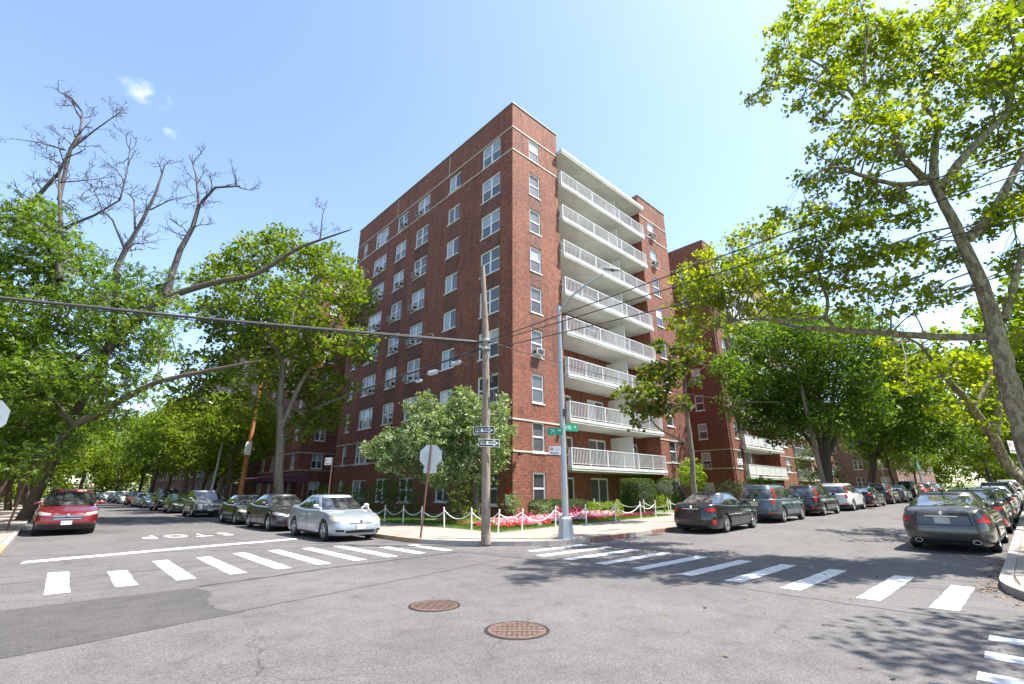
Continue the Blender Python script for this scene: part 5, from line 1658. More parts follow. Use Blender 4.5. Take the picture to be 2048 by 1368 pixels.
# overhead cables ------------------------------------------------------
def cable(a, b, sag, r_, label, mat=M_cable, wig=0, group='overhead cables', n=26):
    a, b = Vector(a), Vector(b)
    p = []
    for k in range(n + 1):
        t = k / n; q = a.lerp(b, t); q.z -= sag * 4 * t * (1 - t)
        if wig: q += Vector((random.uniform(-wig, wig), random.uniform(-wig, wig), random.uniform(-wig, wig)))
        p.append(q)
    return tag(MB().tube(p, r_, 6).build('cable', mat, None, True), label, 'cable', group)
PT = (9.77, 11.76)
def beyond(p, a, k): return tuple(Vector(a) + (Vector(p) - Vector(a)) * k)
A_ = (PT[0], PT[1], 6.42)
end = at(0, 575, 11.5); e2 = beyond(end, A_, 2.2)
cable(A_, e2, .30, .033, 'thick bundled dark cable from the utility pole off to the left')
cable((PT[0], PT[1], 6.47), tuple(Vector(e2) + Vector((0, 0, .04))), .30, .016, 'grey messenger cable on top of the thick bundle to the left', M_cable2, .01)
cable((PT[0], PT[1], 6.36), tuple(Vector(e2) - Vector((0, 0, .03))), .33, .015, 'thin cable slung under the thick bundle to the left', M_cable, .01)
B_ = at(690, 795, 16.9); B2 = beyond(B_, (PT[0], PT[1], 6.25), 1.25)
cable((PT[0], PT[1], 6.25), B2, -.05, .03, 'dark cable with white splice boxes sloping down left from the utility pole', M_cable, .012)
def box_on(px, py, D, s, label, rz=RAD(-45), tilt=.25):
    c = at(px, py, D)
    r = empty('splice_box', c, rz, label, 'splice box', 'splice boxes on the sloping cable')
    m = MB()
    m.tube([(-s, 0, 0), (-s * .75, 0, 0), (-s * .7, 0, 0), (s * .7, 0, 0), (s * .75, 0, 0), (s, 0, 0)], [s * .18, s * .22, s * .42, s * .42, s * .22, s * .15], 10)
    m.xf(Matrix.Rotation(-tilt, 4, 'Y')); m.build('housing', M_galv, r, True)
    MB().box(-s * .6, s * .6, -.02, .02, s * .3, s * .55).build('hanger', M_dark, r)
box_on(912, 726, 15.6, .20, 'white splice box nearest the utility pole')
box_on(866, 745, 15.8, .21, 'long white splice box in the middle of the sloping cable')
box_on(838, 762, 16.0, .13, 'small clear splice box lowest of the three')
LOOPL = ['largest loose cable loop beside the pole head', 'loose cable loop hanging lowest beside the pole head', 'small loose cable loop nearest the pole', 'loose grey cable loop farthest from the pole', 'loose cable loop above the splice box']
for k in range(5):
    c = at(random.uniform(850, 945), random.uniform(672, 720), 15.3)
    rr = random.uniform(.12, .38)
    p = [c + Vector((math.cos(a) * rr * .7, -math.cos(a) * rr * .7, math.sin(a) * rr * random.uniform(.5, 1))) for a in np.linspace(random.uniform(0, 2), random.uniform(4, 6.2), 12)]
    tag(MB().tube(p, .009, 5).build('cable_loop', M_cable if k % 2 else M_cable2, None, True), LOOPL[k], 'cable', 'loose cable loops beside the utility pole')
W = [((1024, 662), (2048, 292), 8.8), ((1024, 690), (2048, 425), 9.5), ((1040, 655), (2048, 338), 9.0)]
for i, (pa, pb, D) in enumerate(W):
    e = at(*pb, D)
    e = beyond(e, (PT[0], PT[1], 6.55 - .12 * i), 1.25)
    cable((PT[0], PT[1], (6.45, 6.15, 6.38)[i]), e, (.0, .1, .15)[i], .016, ['highest thin cable from the pole up to the right', 'lowest thin cable from the pole to the right', 'middle thin cable from the pole to the right'][i])
e = at(1140, 735, 17)
cable((PT[0], PT[1], 6.3), (16.5, 19.4, 5.6), .5, .011, 'thin drop cable from the pole to the brick facade')
cable((PT[0], PT[1], 6.5), (42.0, 10.9, 8.5), .9, .013, 'long thin cable from the pole along the right street')

# ------------------------------------------------------------------ plants
def leaves_mesh(name, centres, size, shape='leaf', seed=0, updir=.6, elong=1.0):
    """centres (n,3); every leaf its own folded face group"""
    rg = np.random.RandomState(seed)
    n = len(centres)
    if shape == 'maple':
        base = np.array([(0, -.5, 0), (.22, -.28, .03), (.52, -.22, .07), (.34, .02, .05), (.5, .3, .06), (.2, .22, .03), (0, .58, -.02), (-.2, .22, .03), (-.5, .3, .06), (-.34, .02, .05), (-.52, -.22, .07), (-.22, -.28, .03)])
        faces = [[0, 1, 2, 3], [0, 3, 4, 5], [0, 5, 6, 7], [0, 7, 8, 9], [0, 9, 10, 11]]
    elif shape == 'leaf':
        base = np.array([(0, -.5, 0), (.24, -.05, .07), (0, .5, -.03), (-.24, -.05, .07)]); faces = [[0, 1, 2], [0, 2, 3]]
        base[:, 1] *= elong
    elif shape == 'spray':      # a small sprig: three pointed leaves
        b = []; faces = []
        for k, a in enumerate((-.75, 0, .75)):
            c, s_ = math.cos(a), math.sin(a)
            for (x, y, z) in ((0, 0, 0), (.11, .34, .04), (0, .75, -.03), (-.11, .34, .04)):
                b.append((x * c + y * s_, -x * s_ + y * c - .3, z))
            faces += [[4 * k, 4 * k + 1, 4 * k + 2], [4 * k, 4 * k + 2, 4 * k + 3]]
        base = np.array(b)
    elif shape == 'blade':
        base = np.array([(-.06, 0, 0), (.06, 0, 0), (.02, .1, 1.0)]); faces = [[0, 1, 2]]
    sz = size * rg.uniform(.5, 1.45, n)
    # random frames with normals leaning up
    nrm = rg.normal(0, 1, (n, 3)); nrm /= np.linalg.norm(nrm, axis=1)[:, None]
    nrm[:, 2] += updir * (1 if shape != 'blade' else 0)
    nrm /= np.linalg.norm(nrm, axis=1)[:, None]
    t = rg.normal(0, 1, (n, 3)); t -= nrm * (t * nrm).sum(1)[:, None]; t /= np.linalg.norm(t, axis=1)[:, None]
    b_ = np.cross(nrm, t)
    if shape == 'blade':
        a = rg.uniform(0, 2 * np.pi, n)
        t = np.stack([np.cos(a), np.sin(a), 0 * a], 1); b_ = np.stack([-np.sin(a), np.cos(a), 0 * a], 1); nrm = np.stack([rg.normal(0, .25, n), rg.normal(0, .25, n), np.ones(n)], 1)
    nv = len(base)
    V = centres[:, None, :] + sz[:, None, None] * (base[None, :, 0, None] * t[:, None, :] + base[None, :, 1, None] * b_[:, None, :] + base[None, :, 2, None] * nrm[:, None, :])
    V = V.reshape(-1, 3)
    nf = len(faces)
    lens = np.array([len(f) for f in faces]); flat = np.concatenate([np.array(f) for f in faces])
    loops = (flat[None, :] + (np.arange(n) * nv)[:, None]).reshape(-1)
    tot = np.tile(lens, n); start = np.concatenate([[0], np.cumsum(tot)[:-1]])
    me = bpy.data.meshes.new(name)
    me.vertices.add(len(V)); me.vertices.foreach_set('co', V.astype(np.float32).ravel())
    me.loops.add(len(loops)); me.loops.foreach_set('vertex_index', loops.astype(np.int32))
    me.polygons.add(len(tot)); me.polygons.foreach_set('loop_start', start.astype(np.int32)); me.polygons.foreach_set('loop_total', tot.astype(np.int32))
    me.update(calc_edges=True)
    return me
def tufts(blobs, density, tuft_r, per, rg, shell=.35, squash=.8):
    """blobs (x,y,z,r): leaf positions gathered in small tufts spread through each blob"""
    out = []; centres = []
    for (x, y, z, r) in blobs:
        k = max(3, int(density * r ** 2.3))
        d = rg.normal(0, 1, (k, 3)); d /= np.linalg.norm(d, axis=1)[:, None]
        rad = rg.uniform(shell, 1.0, k) ** .6
        c = np.array([x, y, z]) + d * (rad * r)[:, None] * np.array([1, 1, squash])
        centres.append(c)
        j = rg.normal(0, tuft_r, (k, per, 3)) * np.array([1, 1, .65])
        out.append((c[:, None, :] + j).reshape(-1, 3))
    return np.concatenate(out), np.concatenate(centres)
def tree_from(name, label, group, skeleton, blobs, leafmat, barkmat, size, density=7, tuft_r=.22, per=14, shape='leaf', seed=1, elong=1.0, updir=.6, cat='tree', twigs=True, shell=.35, extra=None, base=None):
    rg = np.random.RandomState(seed); rd = random.Random(seed)
    r = empty(name, base or skeleton[0][0][0], 0, label, cat, group)
    off = Vector(base or skeleton[0][0][0])
    nodes = []
    for i, (pts, rads) in enumerate(skeleton):
        pts = [Vector(p) for p in pts]
        # refine and roughen
        P = []; Rr = []
        for k in range(len(pts) - 1):
            for j in range(4):
                t = j / 4
                p0 = pts[max(k - 1, 0)]; p1 = pts[k]; p2 = pts[k + 1]; p3 = pts[min(k + 2, len(pts) - 1)]
                q = .5 * ((2 * p1) + (p2 - p0) * t + (2 * p0 - 5 * p1 + 4 * p2 - p3) * t * t + (3 * p1 - p0 - 3 * p2 + p3) * t ** 3)
                w = rads[k] * .12
                q = q + Vector((rd.uniform(-w, w), rd.uniform(-w, w), rd.uniform(-w, w)))
                P.append(q); Rr.append(rads[k] + (rads[k + 1] - rads[k]) * t)
        P.append(pts[-1]); Rr.append(rads[-1])
        MB().tube([p - off for p in P], Rr, 12 if rads[0] > .12 else 7).build('trunk' if i == 0 else 'limb', barkmat, r, True, 60)
        nodes += [(p, q) for p, q in zip(P, Rr)]
    if blobs:
        L, Cn = tufts(blobs, density, tuft_r, per, rg, shell)
        me = leaves_mesh('crown', L - np.array(off)[None], size, shape, seed, updir, elong)
        o = link('crown', me, leafmat, r)
        if twigs:
            m = MB()
            NP = np.array([tuple(p) for p, q in nodes])
            for (x, y, z, rr) in blobs:
                c = Vector((x, y, z))
                i = int(np.argmin(np.linalg.norm(NP - np.array([x, y, z]), axis=1) + .35 * np.abs(NP[:, 2] - z) * 0))
                a, ra = nodes[i]
                rb = min(ra * .6, .012 + .03 * rr)
                mid = a.lerp(c, .5) + Vector((rd.uniform(-.2, .2), rd.uniform(-.2, .2), rd.uniform(-.1, .3))) * rr
                m.tube([a - off, mid - off, c - off], [rb, rb * .75, rb * .45], 5, False)
                near = Cn[np.linalg.norm(Cn - np.array([x, y, z]), axis=1) < rr * 1.02]
                pick = near[rg.permutation(len(near))[:10]]
                for t_ in pick:
                    s0 = mid.lerp(c, rd.random()); t_ = Vector(t_)
                    mm = s0.lerp(t_, .5) + Vector((rd.uniform(-.1, .1), rd.uniform(-.1, .1), rd.uniform(0, .15))) * rr
                    m.tube([s0 - off, mm - off, t_ - off], [rb * .4, rb * .28, .004], 4, False)
            m.build('branches', barkmat, r, True, 80)['kind'] = 'stuff'
    return r
def blobs_px(lst, D, spread, rg, mult=1, jit=.35):
    out = []
    for b in lst:
        px, py, rp = b[:3]; DD = b[3] if len(b) > 3 else D
        for k in range(mult):
            d = DD + rg.uniform(-spread, spread)
            j = (rg.uniform(-jit, jit) * rp, rg.uniform(-jit, jit) * rp) if mult > 1 else (0, 0)
            c = at(px + j[0], py + j[1], d)
            r = rp * px_m(d, c.z)
            out.append((c.x, c.y, c.z, r))
    return out
def P3(lst, D):
    return [at(p[0], p[1], p[2] if len(p) > 2 else D) for p in lst]

# big ash at the left edge with dead limbs
rg = np.random.RandomState(3)
D1 = 21.0
def ground_at(x, y): return Vector((x, y, gz(x) + .1))
sk = [(P3([(46, 1042, 27), (80, 975, 26.5), (115, 900, 25), (170, 790, 23.5), (215, 700, 22.5), (232, 610, 22)], D1), [.33, .25, .22, .20, .18, .14]),
      (P3([(62, 1038, 27.5), (40, 930, 26), (45, 820, 25), (70, 700, 24), (118, 560, 22.5)], D1), [.20, .19, .17, .15, .12]),
      (P3([(215, 700), (290, 625), (350, 590), (430, 565), (510, 548), (590, 500), (640, 480), (700, 460)], D1), [.2, .19, .17, .14, .12, .09, .06, .03]),
      (P3([(150, 850), (235, 805), (280, 780), (330, 760), (420, 740), (520, 722)], D1 - 1), [.17, .15, .13, .11, .08, .04])]
dead = [([(118, 560), (121, 450), (118, 330)], .16), ([(118, 400), (140, 300), (160, 265), (165, 225), (150, 205)], .09), ([(20, 470), (60, 410), (118, 345), (150, 280)], .13),
        ([(232, 610), (232, 540), (250, 500), (280, 450), (310, 390), (325, 345)], .15), ([(330, 590), (360, 500), (385, 455), (398, 410), (430, 375), (480, 372)], .14),
        ([(398, 410), (392, 350), (380, 310)], .06), ([(0, 415), (60, 430), (118, 475)], .05), ([(118, 460), (190, 430), (240, 400), (255, 340), (262, 275)], .06),
        ([(140, 300), (190, 260), (225, 235), (240, 225)], .045), ([(130, 300), (80, 285), (22, 277)], .04), ([(250, 500), (225, 440), (205, 420), (180, 360)], .05),
        ([(270, 460), (268, 400), (255, 385)], .045), ([(300, 420), (340, 400), (385, 390)], .035), ([(120, 365), (180, 360), (235, 352)], .04),
        ([(150, 850), (110, 820), (60, 800)], .08), ([(640, 480), (645, 430), (655, 400)], .03), ([(700, 460), (705, 455)], .02)]
big = tree_from('ash_tree', 'large dark green tree at the left edge with bare dead limbs above it', 'street trees', sk,
    blobs_px([(30, 430, 55), (95, 470, 60), (60, 540, 75), (150, 530, 60), (210, 580, 65), (290, 590, 55), (330, 610, 45), (130, 640, 85), (35, 660, 80), (250, 680, 80), (320, 700, 45), (90, 740, 85), (20, 790, 70), (190, 770, 70), (270, 760, 50), (60, 850, 70), (120, 880, 45), (10, 900, 60), (345, 560, 25), (60, 930, 40), (220, 830, 40), (350, 660, 30), (100, 410, 25)], D1, 2.2, rg, 2, .3),
    L_ash, M_bark, .27, density=17, tuft_r=.20, per=10, shape='spray', seed=4, shell=.3, updir=.9)
off = Vector(big.location)
rd = random.Random(9)
def dead_branch(pts3, r0, m, lvl=0):
    n = len(pts3)
    rr = [max(.008, r0 * (1 - .75 * k / (n - 1))) for k in range(n)]
    m.tube([p - off for p in pts3], rr, 7 if r0 > .05 else 4, True)
    if lvl > 2 : return
    L = sum((pts3[i + 1] - pts3[i]).length for i in range(n - 1))
    for _ in range(int((4 if lvl == 0 else 3) + L * (1.0 if lvl == 0 else 1.6))):
        i = rd.randrange(max(0, n // 4), n - 1) if n > 2 else 0
        p = pts3[i].lerp(pts3[i + 1], rd.random())
        d = (pts3[i + 1] - pts3[i]).normalized()
        side = Vector((rd.gauss(0, 1), rd.gauss(0, 1), rd.gauss(.1, .7))).normalized()
        d2 = (d * .7 + side * .9).normalized()
        ll = (L * rd.uniform(.22, .42)) if lvl == 0 else L * rd.uniform(.3, .6)
        ll = min(ll, 1.15)
        if ll < .15: continue
        q = [p]; dd = d2
        for k in range(3):
            dd = (dd + Vector((rd.gauss(0, .28), rd.gauss(0, .28), rd.gauss(.05, .25)))).normalized()
            q.append(q[-1] + dd * ll / 3)
        dead_branch(q, min(r0 * .35, .035) if lvl == 0 else r0 * .55, m, lvl + 1)
for pl, r0 in dead:
    m = MB(); dead_branch(P3(pl, D1 + rd.uniform(-1, 1) * .3), r0 * 1.15, m)
    link('dead_limb', m.mesh('dead_limb', True, 80), M_deadwood, big)

# plane tree on the left street, before the long facade
rg = np.random.RandomState(5)
D2 = 28.6
sk = [([ground_at(10.3, 31.0)] + P3([(556, 960), (562, 860), (560, 800), (572, 700), (590, 600), (600, 500)], D2), [.30, .26, .23, .2, .16, .11, .06]),
      (P3([(562, 860), (600, 770), (650, 690), (690, 600)], D2), [.16, .14, .1, .06]), (P3([(570, 730), (520, 650), (470, 600)], D2), [.14, .1, .05]), (P3([(590, 600), (640, 540)], D2), [.1, .05])]
tree_from('plane_tree', 'plane tree with mottled trunk in front of the long brick facade', 'street trees', sk,
    blobs_px([(450, 545, 50), (510, 510, 50), (565, 480, 38), (600, 520, 50), (650, 530, 45), (520, 580, 70), (610, 600, 70), (680, 580, 50), (710, 620, 40), (420, 620, 45), (460, 660, 60), (550, 680, 65), (640, 680, 65), (700, 690, 45), (500, 740, 55), (590, 760, 55), (660, 770, 45), (400, 560, 25), (640, 840, 45), (600, 850, 30), (735, 595, 22), (430, 740, 50), (380, 790, 40), (490, 800, 50), (700, 540, 20)], D2, 2.5, rg, 2, .3),
    L_mid, M_barklight, .19, density=16, tuft_r=.22, per=11, shape='maple', seed=6, shell=.3)

# small tree with silvery leaves in the corner garden
rg = np.random.RandomState(8)
D4 = 23.6
sk = [([ground_at(15.0, 18.3)] + P3([(947, 960), (950, 930), (940, 880)], D4), [.13, .12, .10, .06]), (P3([(949, 950), (975, 900), (985, 850)], D4), [.08, .06, .04]), (P3([(948, 955), (900, 900), (870, 850)], D4), [.08, .06, .03])]
tree_from('garden_tree', 'small spreading tree with glossy pale green leaves in front of the brick corner', None, sk,
    blobs_px([(850, 825, 38), (925, 800, 30), (900, 835, 48), (955, 830, 42), (995, 825, 32), (860, 865, 50), (800, 885, 45), (920, 880, 50), (975, 880, 45), (1003, 865, 26), (760, 900, 28), (830, 915, 48), (890, 935, 48), (950, 935, 45), (990, 915, 30), (780, 925, 32), (852, 800, 18), (925, 780, 14), (1010, 800, 14), (735, 905, 18), (870, 950, 30), (1005, 900, 22)], D4, 1.3, rg, 2, .25),
    L_pale, M_bark, .16, density=60, tuft_r=.11, per=10, shape='leaf', seed=12, elong=1.35, shell=.3)

# thin street tree before the right wing
rg = np.random.RandomState(9)
D5 = 22.9
sk = [([ground_at(22.3, 10.9)] + P3([(1388, 980), (1383, 900), (1374, 830), (1368, 760), (1366, 700), (1350, 640)], D5), [.14, .125, .115, .10, .08, .05, .02]),
      (P3([(1381, 890), (1350, 875), (1310, 850), (1290, 810), (1270, 780)], D5), [.06, .055, .045, .03, .02]), (P3([(1368, 760), (1340, 700), (1320, 670)], D5), [.04, .03, .012]), (P3([(1370, 780), (1400, 740), (1425, 730)], D5), [.03, .02, .01])]
tree_from('young_street_tree', 'thin street tree with sparse leaves in front of the balconies', 'street trees', sk,
    blobs_px([(1290, 790, 32), (1325, 775, 32), (1260, 815, 18), (1300, 825, 26), (1340, 730, 26), (1365, 800, 20), (1295, 750, 26), (1250, 775, 16), (1375, 700, 22), (1235, 790, 10), (1335, 820, 22), (1320, 690, 18), (1350, 760, 20), (1275, 850, 14), (1368, 735, 22), (1392, 765, 16), (1375, 665, 20), (1345, 650, 14), (1405, 705, 16), (1380, 720, 20), (1355, 690, 20), (1315, 740, 22)], D5, 1.0, rg, 2, .3),
    L_brown, M_barklight, .17, density=40, tuft_r=.12, per=8, shape='maple', seed=14, shell=.3)

# two big dark trees on the right street
rg = np.random.RandomState(10)
sk = [([ground_at(44.6, 11.4)] + P3([(1652, 930), (1650, 880)], 38.5), [.42, .38, .32]), ] + [(P3([(1652, 925), (x1, y1), (x2, y2)], 38.5), [.22, .15, .06]) for x1, y1, x2, y2 in ((1620, 830, 1560, 720), (1640, 800, 1620, 680), (1665, 800, 1680, 690), (1690, 830, 1740, 720), (1600, 860, 1520, 790))]
tree_from('zelkova_tree', 'big dark vase-shaped tree left of the pair behind the parked white crossover', 'street trees', sk,
    blobs_px([(1500, 720, 45), (1560, 680, 50), (1620, 660, 50), (1680, 680, 50), (1530, 780, 50), (1600, 760, 60), (1670, 770, 60), (1730, 730, 50), (1470, 790, 30), (1500, 840, 30), (1590, 830, 50), (1660, 850, 50), (1720, 820, 50), (1480, 670, 30), (1560, 870, 30), (1740, 780, 40), (1540, 660, 40), (1600, 630, 40), (1700, 660, 45), (1760, 690, 45), (1450, 740, 34), (1500, 760, 40), (1640, 700, 50), (1470, 820, 26), (1540, 830, 40)], 38.5, 4, rg, 2, .3),
    L_mid2, M_bark, .28, density=15, tuft_r=.36, per=14, shape='leaf', seed=15, elong=1.2, shell=.3)
sk = [([ground_at(57.5, 11.4)] + P3([(1745, 940), (1742, 900)], 48), [.32, .29, .25])] + [(P3([(1744, 925), (x1, y1), (x2, y2)], 48), [.17, .11, .05]) for x1, y1, x2, y2 in ((1710, 860, 1680, 800), (1735, 850, 1720, 780), (1770, 860, 1800, 790), (1780, 880, 1850, 820))]
tree_from('zelkova_tree', 'big dark vase-shaped tree right of the pair beyond the utility pole', 'street trees', sk,
    blobs_px([(1760, 780, 45), (1810, 760, 45), (1850, 790, 45), (1700, 830, 40), (1760, 840, 45), (1820, 840, 45), (1870, 850, 35), (1790, 880, 30), (1860, 880, 30), (1900, 860, 30), (1720, 880, 25), (1830, 720, 40), (1880, 820, 40), (1790, 800, 50), (1930, 880, 30), (1770, 730, 40)], 48, 4, rg, 2, .3),
    L_mid2, M_bark, .32, density=11, tuft_r=.4, per=14, shape='leaf', seed=16, elong=1.2, shell=.3)

# large plane tree at the right edge
rg = np.random.RandomState(12)
DP = 10.2
tb = at(2120, 1010, DP); tb = Vector((tb.x, tb.y, .1))
sk = [([tb] + P3([(2085, 960), (2045, 850), (2010, 740), (1990, 650), (1950, 540), (1900, 430), (1868, 370), (1850, 350)], DP), [.27, .23, .20, .18, .16, .135, .11, .09, .075]),
      (P3([(1985, 672), (1930, 675), (1850, 672), (1760, 665, 11.2), (1680, 660, 11.8), (1600, 655, 12.4), (1540, 640, 13.6), (1480, 640, 15), (1440, 655, 16)], DP + .8), [.095, .09, .085, .08, .07, .06, .045, .03, .015]),
      (P3([(1670, 660), (1650, 635), (1600, 640), (1530, 640, 12.8)], 11.9), [.06, .05, .04, .02]), (P3([(1650, 640), (1655, 600), (1640, 560), (1635, 520)], 11.9), [.05, .045, .04, .02]),
      (P3([(1930, 480), (1975, 440), (2010, 380), (2048, 310)], DP), [.13, .11, .09, .07]), (P3([(1868, 370), (1870, 300), (1875, 245), (1850, 215), (1845, 180)], DP), [.11, .09, .07, .05, .02]),
      (P3([(1880, 380), (1930, 310), (1980, 260), (2018, 215), (2000, 170), (1970, 130)], DP), [.12, .10, .08, .07, .05, .03]), (P3([(2018, 215), (2030, 130), (2020, 50), (1990, -10)], DP), [.06, .05, .04, .02]),
      (P3([(1855, 365), (1790, 368), (1720, 350), (1660, 335), (1600, 370)], DP), [.08, .06, .05, .03, .01]), (P3([(1800, 300), (1780, 240), (1740, 230), (1690, 170), (1640, 130), (1570, 95)], DP + .6), [.09, .08, .07, .05, .03, .01]),
      (P3([(1855, 365), (1820, 330), (1800, 300)], DP + .3), [.1, .09, .08]),
      (P3([(1730, 170), (1730, 110), (1735, 60), (1720, 0)], DP), [.05, .04, .03, .01]), (P3([(2010, 640), (2030, 560), (2045, 500)], DP), [.09, .07, .05]), (P3([(1700, 200), (1640, 165), (1560, 150), (1530, 190), (1490, 200)], DP), [.04, .03, .025, .015, .008])]
top_b = [(1570, 60, 32), (1560, 110, 30), (1620, 90, 45), (1610, 20, 35), (1680, 30, 55), (1700, 110, 50), (1540, 160, 24), (1525, 195, 14), (1500, 200, 12), (1600, 160, 38), (1660, 180, 45), (1760, 60, 55), (1770, 150, 50), (1730, 220, 42), (1830, 70, 55), (1850, 150, 50), (1900, 20, 50), (1920, 110, 55), (1990, 60, 55), (2030, 20, 50), (2040, 120, 55), (1960, 180, 50), (1810, 230, 45), (1880, 230, 45), (2040, 220, 50), (1590, 215, 22), (1640, 240, 26), (1690, 270, 35), (1740, 300, 40), (1630, 300, 22), (1660, 350, 38), (1600, 365, 20), (1720, 370, 35), (1620, 410, 14), (1790, 310, 35), (1850, 290, 30), (1940, 280, 42), (2000, 310, 45), (1570, 430, 25), (1600, 450, 28), (1640, 440, 35), (1700, 440, 42), (1780, 410, 42), (1830, 430, 35), (1930, 370, 35), (2000, 420, 45), (2045, 400, 40), (1960, 460, 35),
         (1500, 520, 32), (1450, 530, 28), (1400, 550, 34), (1365, 580, 26), (1430, 590, 36), (1480, 570, 38), (1540, 530, 38), (1590, 500, 38), (1650, 510, 42), (1710, 510, 42), (1770, 490, 42), (1830, 500, 38), (1890, 520, 32), (1540, 590, 35), (1600, 590, 38), (1660, 580, 38), (1730, 580, 38), (1800, 560, 38), (1860, 580, 32), (1920, 590, 26), (1390, 630, 30), (1440, 640, 32), (1410, 510, 26), (1470, 480, 26), (1530, 470, 26), (1350, 560, 18), (1370, 540, 20), (1460, 555, 34), (1520, 560, 34), (1420, 565, 32), (1560, 555, 34), (1630, 545, 34), (1700, 550, 34), (1380, 590, 26), (1450, 610, 30), (1350, 640, 18), (1400, 660, 22), (1470, 660, 18), (1570, 620, 26), (1630, 625, 24), (1500, 620, 25), (1370, 670, 22), (1345, 610, 14), (1340, 480, 0.1), (1410, 690, 16), (1690, 620, 26), (1760, 620, 22), (1830, 620, 22), (2040, 520, 40), (2020, 590, 32), (2045, 680, 34), (2020, 770, 24), (1540, 460, 30), (1500, 470, 28), (1600, 540, 36), (1480, 530, 34), (1410, 600, 30), (1550, 610, 30), (1660, 470, 36), (1740, 450, 36), (2100, 140, 60), (2115, 270, 60), (2095, 390, 52), (2180, 200, 60), (2185, 340, 60), (2110, 510, 45), (2260, 260, 60), (2260, 420, 55), (2190, 480, 45)]
tree_from('plane_tree', 'large sunlit yellow green plane tree overhanging the right side, its long limb reaching left', 'street trees', sk,
    blobs_px([(b[0], b[1], b[2] * (.80 if b[0] < 1750 and b[1] > 440 else .92), (16.0 if b[0] < 1460 else 14.3 if b[0] < 1560 else 12.3 if b[0] < 1720 else DP + .6) if b[1] > 440 else DP + .6) for b in top_b if b[2] > 1], DP + .6, 1.5, rg, 2, .35), L_plane, M_barkplane, .105, density=100, tuft_r=.115, per=9, shape='maple', seed=17, shell=.25, base=tuple(tb))

# second, leaning plane tree behind it
rg = np.random.RandomState(13)
DL = 17.5
lb = Vector((23.2, -1.4, gz(23) + .1))
sk = [([lb] + P3([(2035, 950), (1990, 880), (1940, 810), (1905, 770), (1870, 730), (1850, 700)], DL), [.21, .19, .16, .14, .11, .085, .05]),
      (P3([(1990, 880), (2000, 800), (2010, 740)], DL), [.14, .1, .06]), (P3([(1945, 820), (1980, 760), (2000, 700)], DL), [.1, .07, .04]), (P3([(1870, 730), (1840, 690), (1800, 670)], DL), [.08, .05, .03])]
tree_from('plane_tree', 'leaning yellow green plane tree behind the right hand sedans', 'street trees', sk,
    blobs_px([(1850, 720, 38), (1800, 730, 30), (1880, 760, 38), (1920, 720, 40), (1820, 770, 28), (1900, 810, 28), (1960, 730, 36), (1970, 800, 28), (1930, 840, 20), (1990, 850, 24), (1880, 680, 32), (2020, 840, 26), (1780, 690, 20)], DL, 2.0, rg, 2, .3), L_plane, M_barkplane, .15, density=42, tuft_r=.14, per=8, shape='maple', seed=18, shell=.3, base=tuple(lb))

# generic street trees -------------------------------------------------
def generic(name, label, group, x, y, h, cr, leafmat, barkmat, seed, size=.32, lo=.28, density=4.5, per=14, shape='leaf', trunk_r=.22, n=16, squash=1.0):
    rg = np.random.RandomState(seed); rd = random.Random(seed)
    b = Vector((0, 0, 0))
    top = Vector((rd.uniform(-.6, .6), rd.uniform(-.6, .6), h * .8))
    fork = Vector((rd.uniform(-.2, .2), rd.uniform(-.2, .2), h * lo))
    g = gz(x) + .1
    O = Vector((x, y, g))
    sk = [([O, O + fork * .5, O + fork, O + fork.lerp(top, .5), O + top], [trunk_r, trunk_r * .85, trunk_r * .75, trunk_r * .4, trunk_r * .12])]
    blobs = []
    for k in range(n):
        a = 2 * math.pi * k * .382 + rd.uniform(-.3, .3)
        zz_ = h * (lo + .14 + (.80 - lo) * ((k + .5) / n))
        e = math.sin(math.pi * min(1, ((k + .5) / n) * .78 + .2)) ** .7
        rr = cr * e * rd.uniform(.45, .85)
        c = O + Vector((math.cos(a) * rr, math.sin(a) * rr, zz_))
        blobs.append((c.x, c.y, c.z, cr * rd.uniform(.34, .5)))
    for k in range(5):
        a = 2 * math.pi * k / 5 + rd.uniform(-.4, .4); q = O + Vector((math.cos(a) * cr * .6, math.sin(a) * cr * .6, h * rd.uniform(.5, .75)))
        st_ = O + fork.lerp(top, rd.uniform(0, .4)); sk.append(([st_, st_.lerp(q, .5) + Vector((0, 0, .3)), q], [trunk_r * .45, trunk_r * .3, trunk_r * .1]))
    return tree_from(name, label, group, sk, blobs, leafmat, barkmat, size, density=density, tuft_r=.3, per=per, shape=shape, seed=seed, elong=1.2, shell=.3)
gt = 'street trees'
def far_copy(src, x, y, rz, s, label):
    o = copy_tree(src); o.location = (x, y, gz(x) + .1); o.rotation_euler = (0, 0, rz); o.scale = (s, s, s); tag(o, label)
    return o
tA = generic('maple_tree', 'bright green tree on the right side of the left street behind the orange pole', gt, 10.4, 45.5, 9.5, 3.6, L_mid, M_bark, 21, lo=.38, size=.3, density=9)
tB = generic('maple_tree', 'bushy green tree behind the silver grey crossover on the left street', gt, 10.2, 52, 9.5, 4.2, L_mid, M_bark, 22, lo=.2, size=.34, density=8)
tC = generic('linden_tree', 'dark tree behind the big left hand ash', gt, -2.6, 47, 12, 4.6, L_dark, M_bark, 23, lo=.25, size=.36, density=7)
far_copy(tB, -2.4, 58, 1.0, 1.15, 'sunlit green tree second behind the left hand ash')
far_copy(tA, 10.3, 63, 2.2, 1.3, 'tree on the right side of the left street by the far blue car')
far_copy(tC, -2.4, 70, 3.0, 1.0, 'dark tree third behind the left hand ash')
far_copy(tC, 10.3, 74, 1.3, 1.05, 'dark tree by the far red crossover on the left street')
far_copy(tB, -2.4, 83, 4.0, 1.2, 'green tree far down the left side of the left street')
far_copy(tA, 10.3, 87, .4, 1.4, 'green tree far down the right side of the left street')
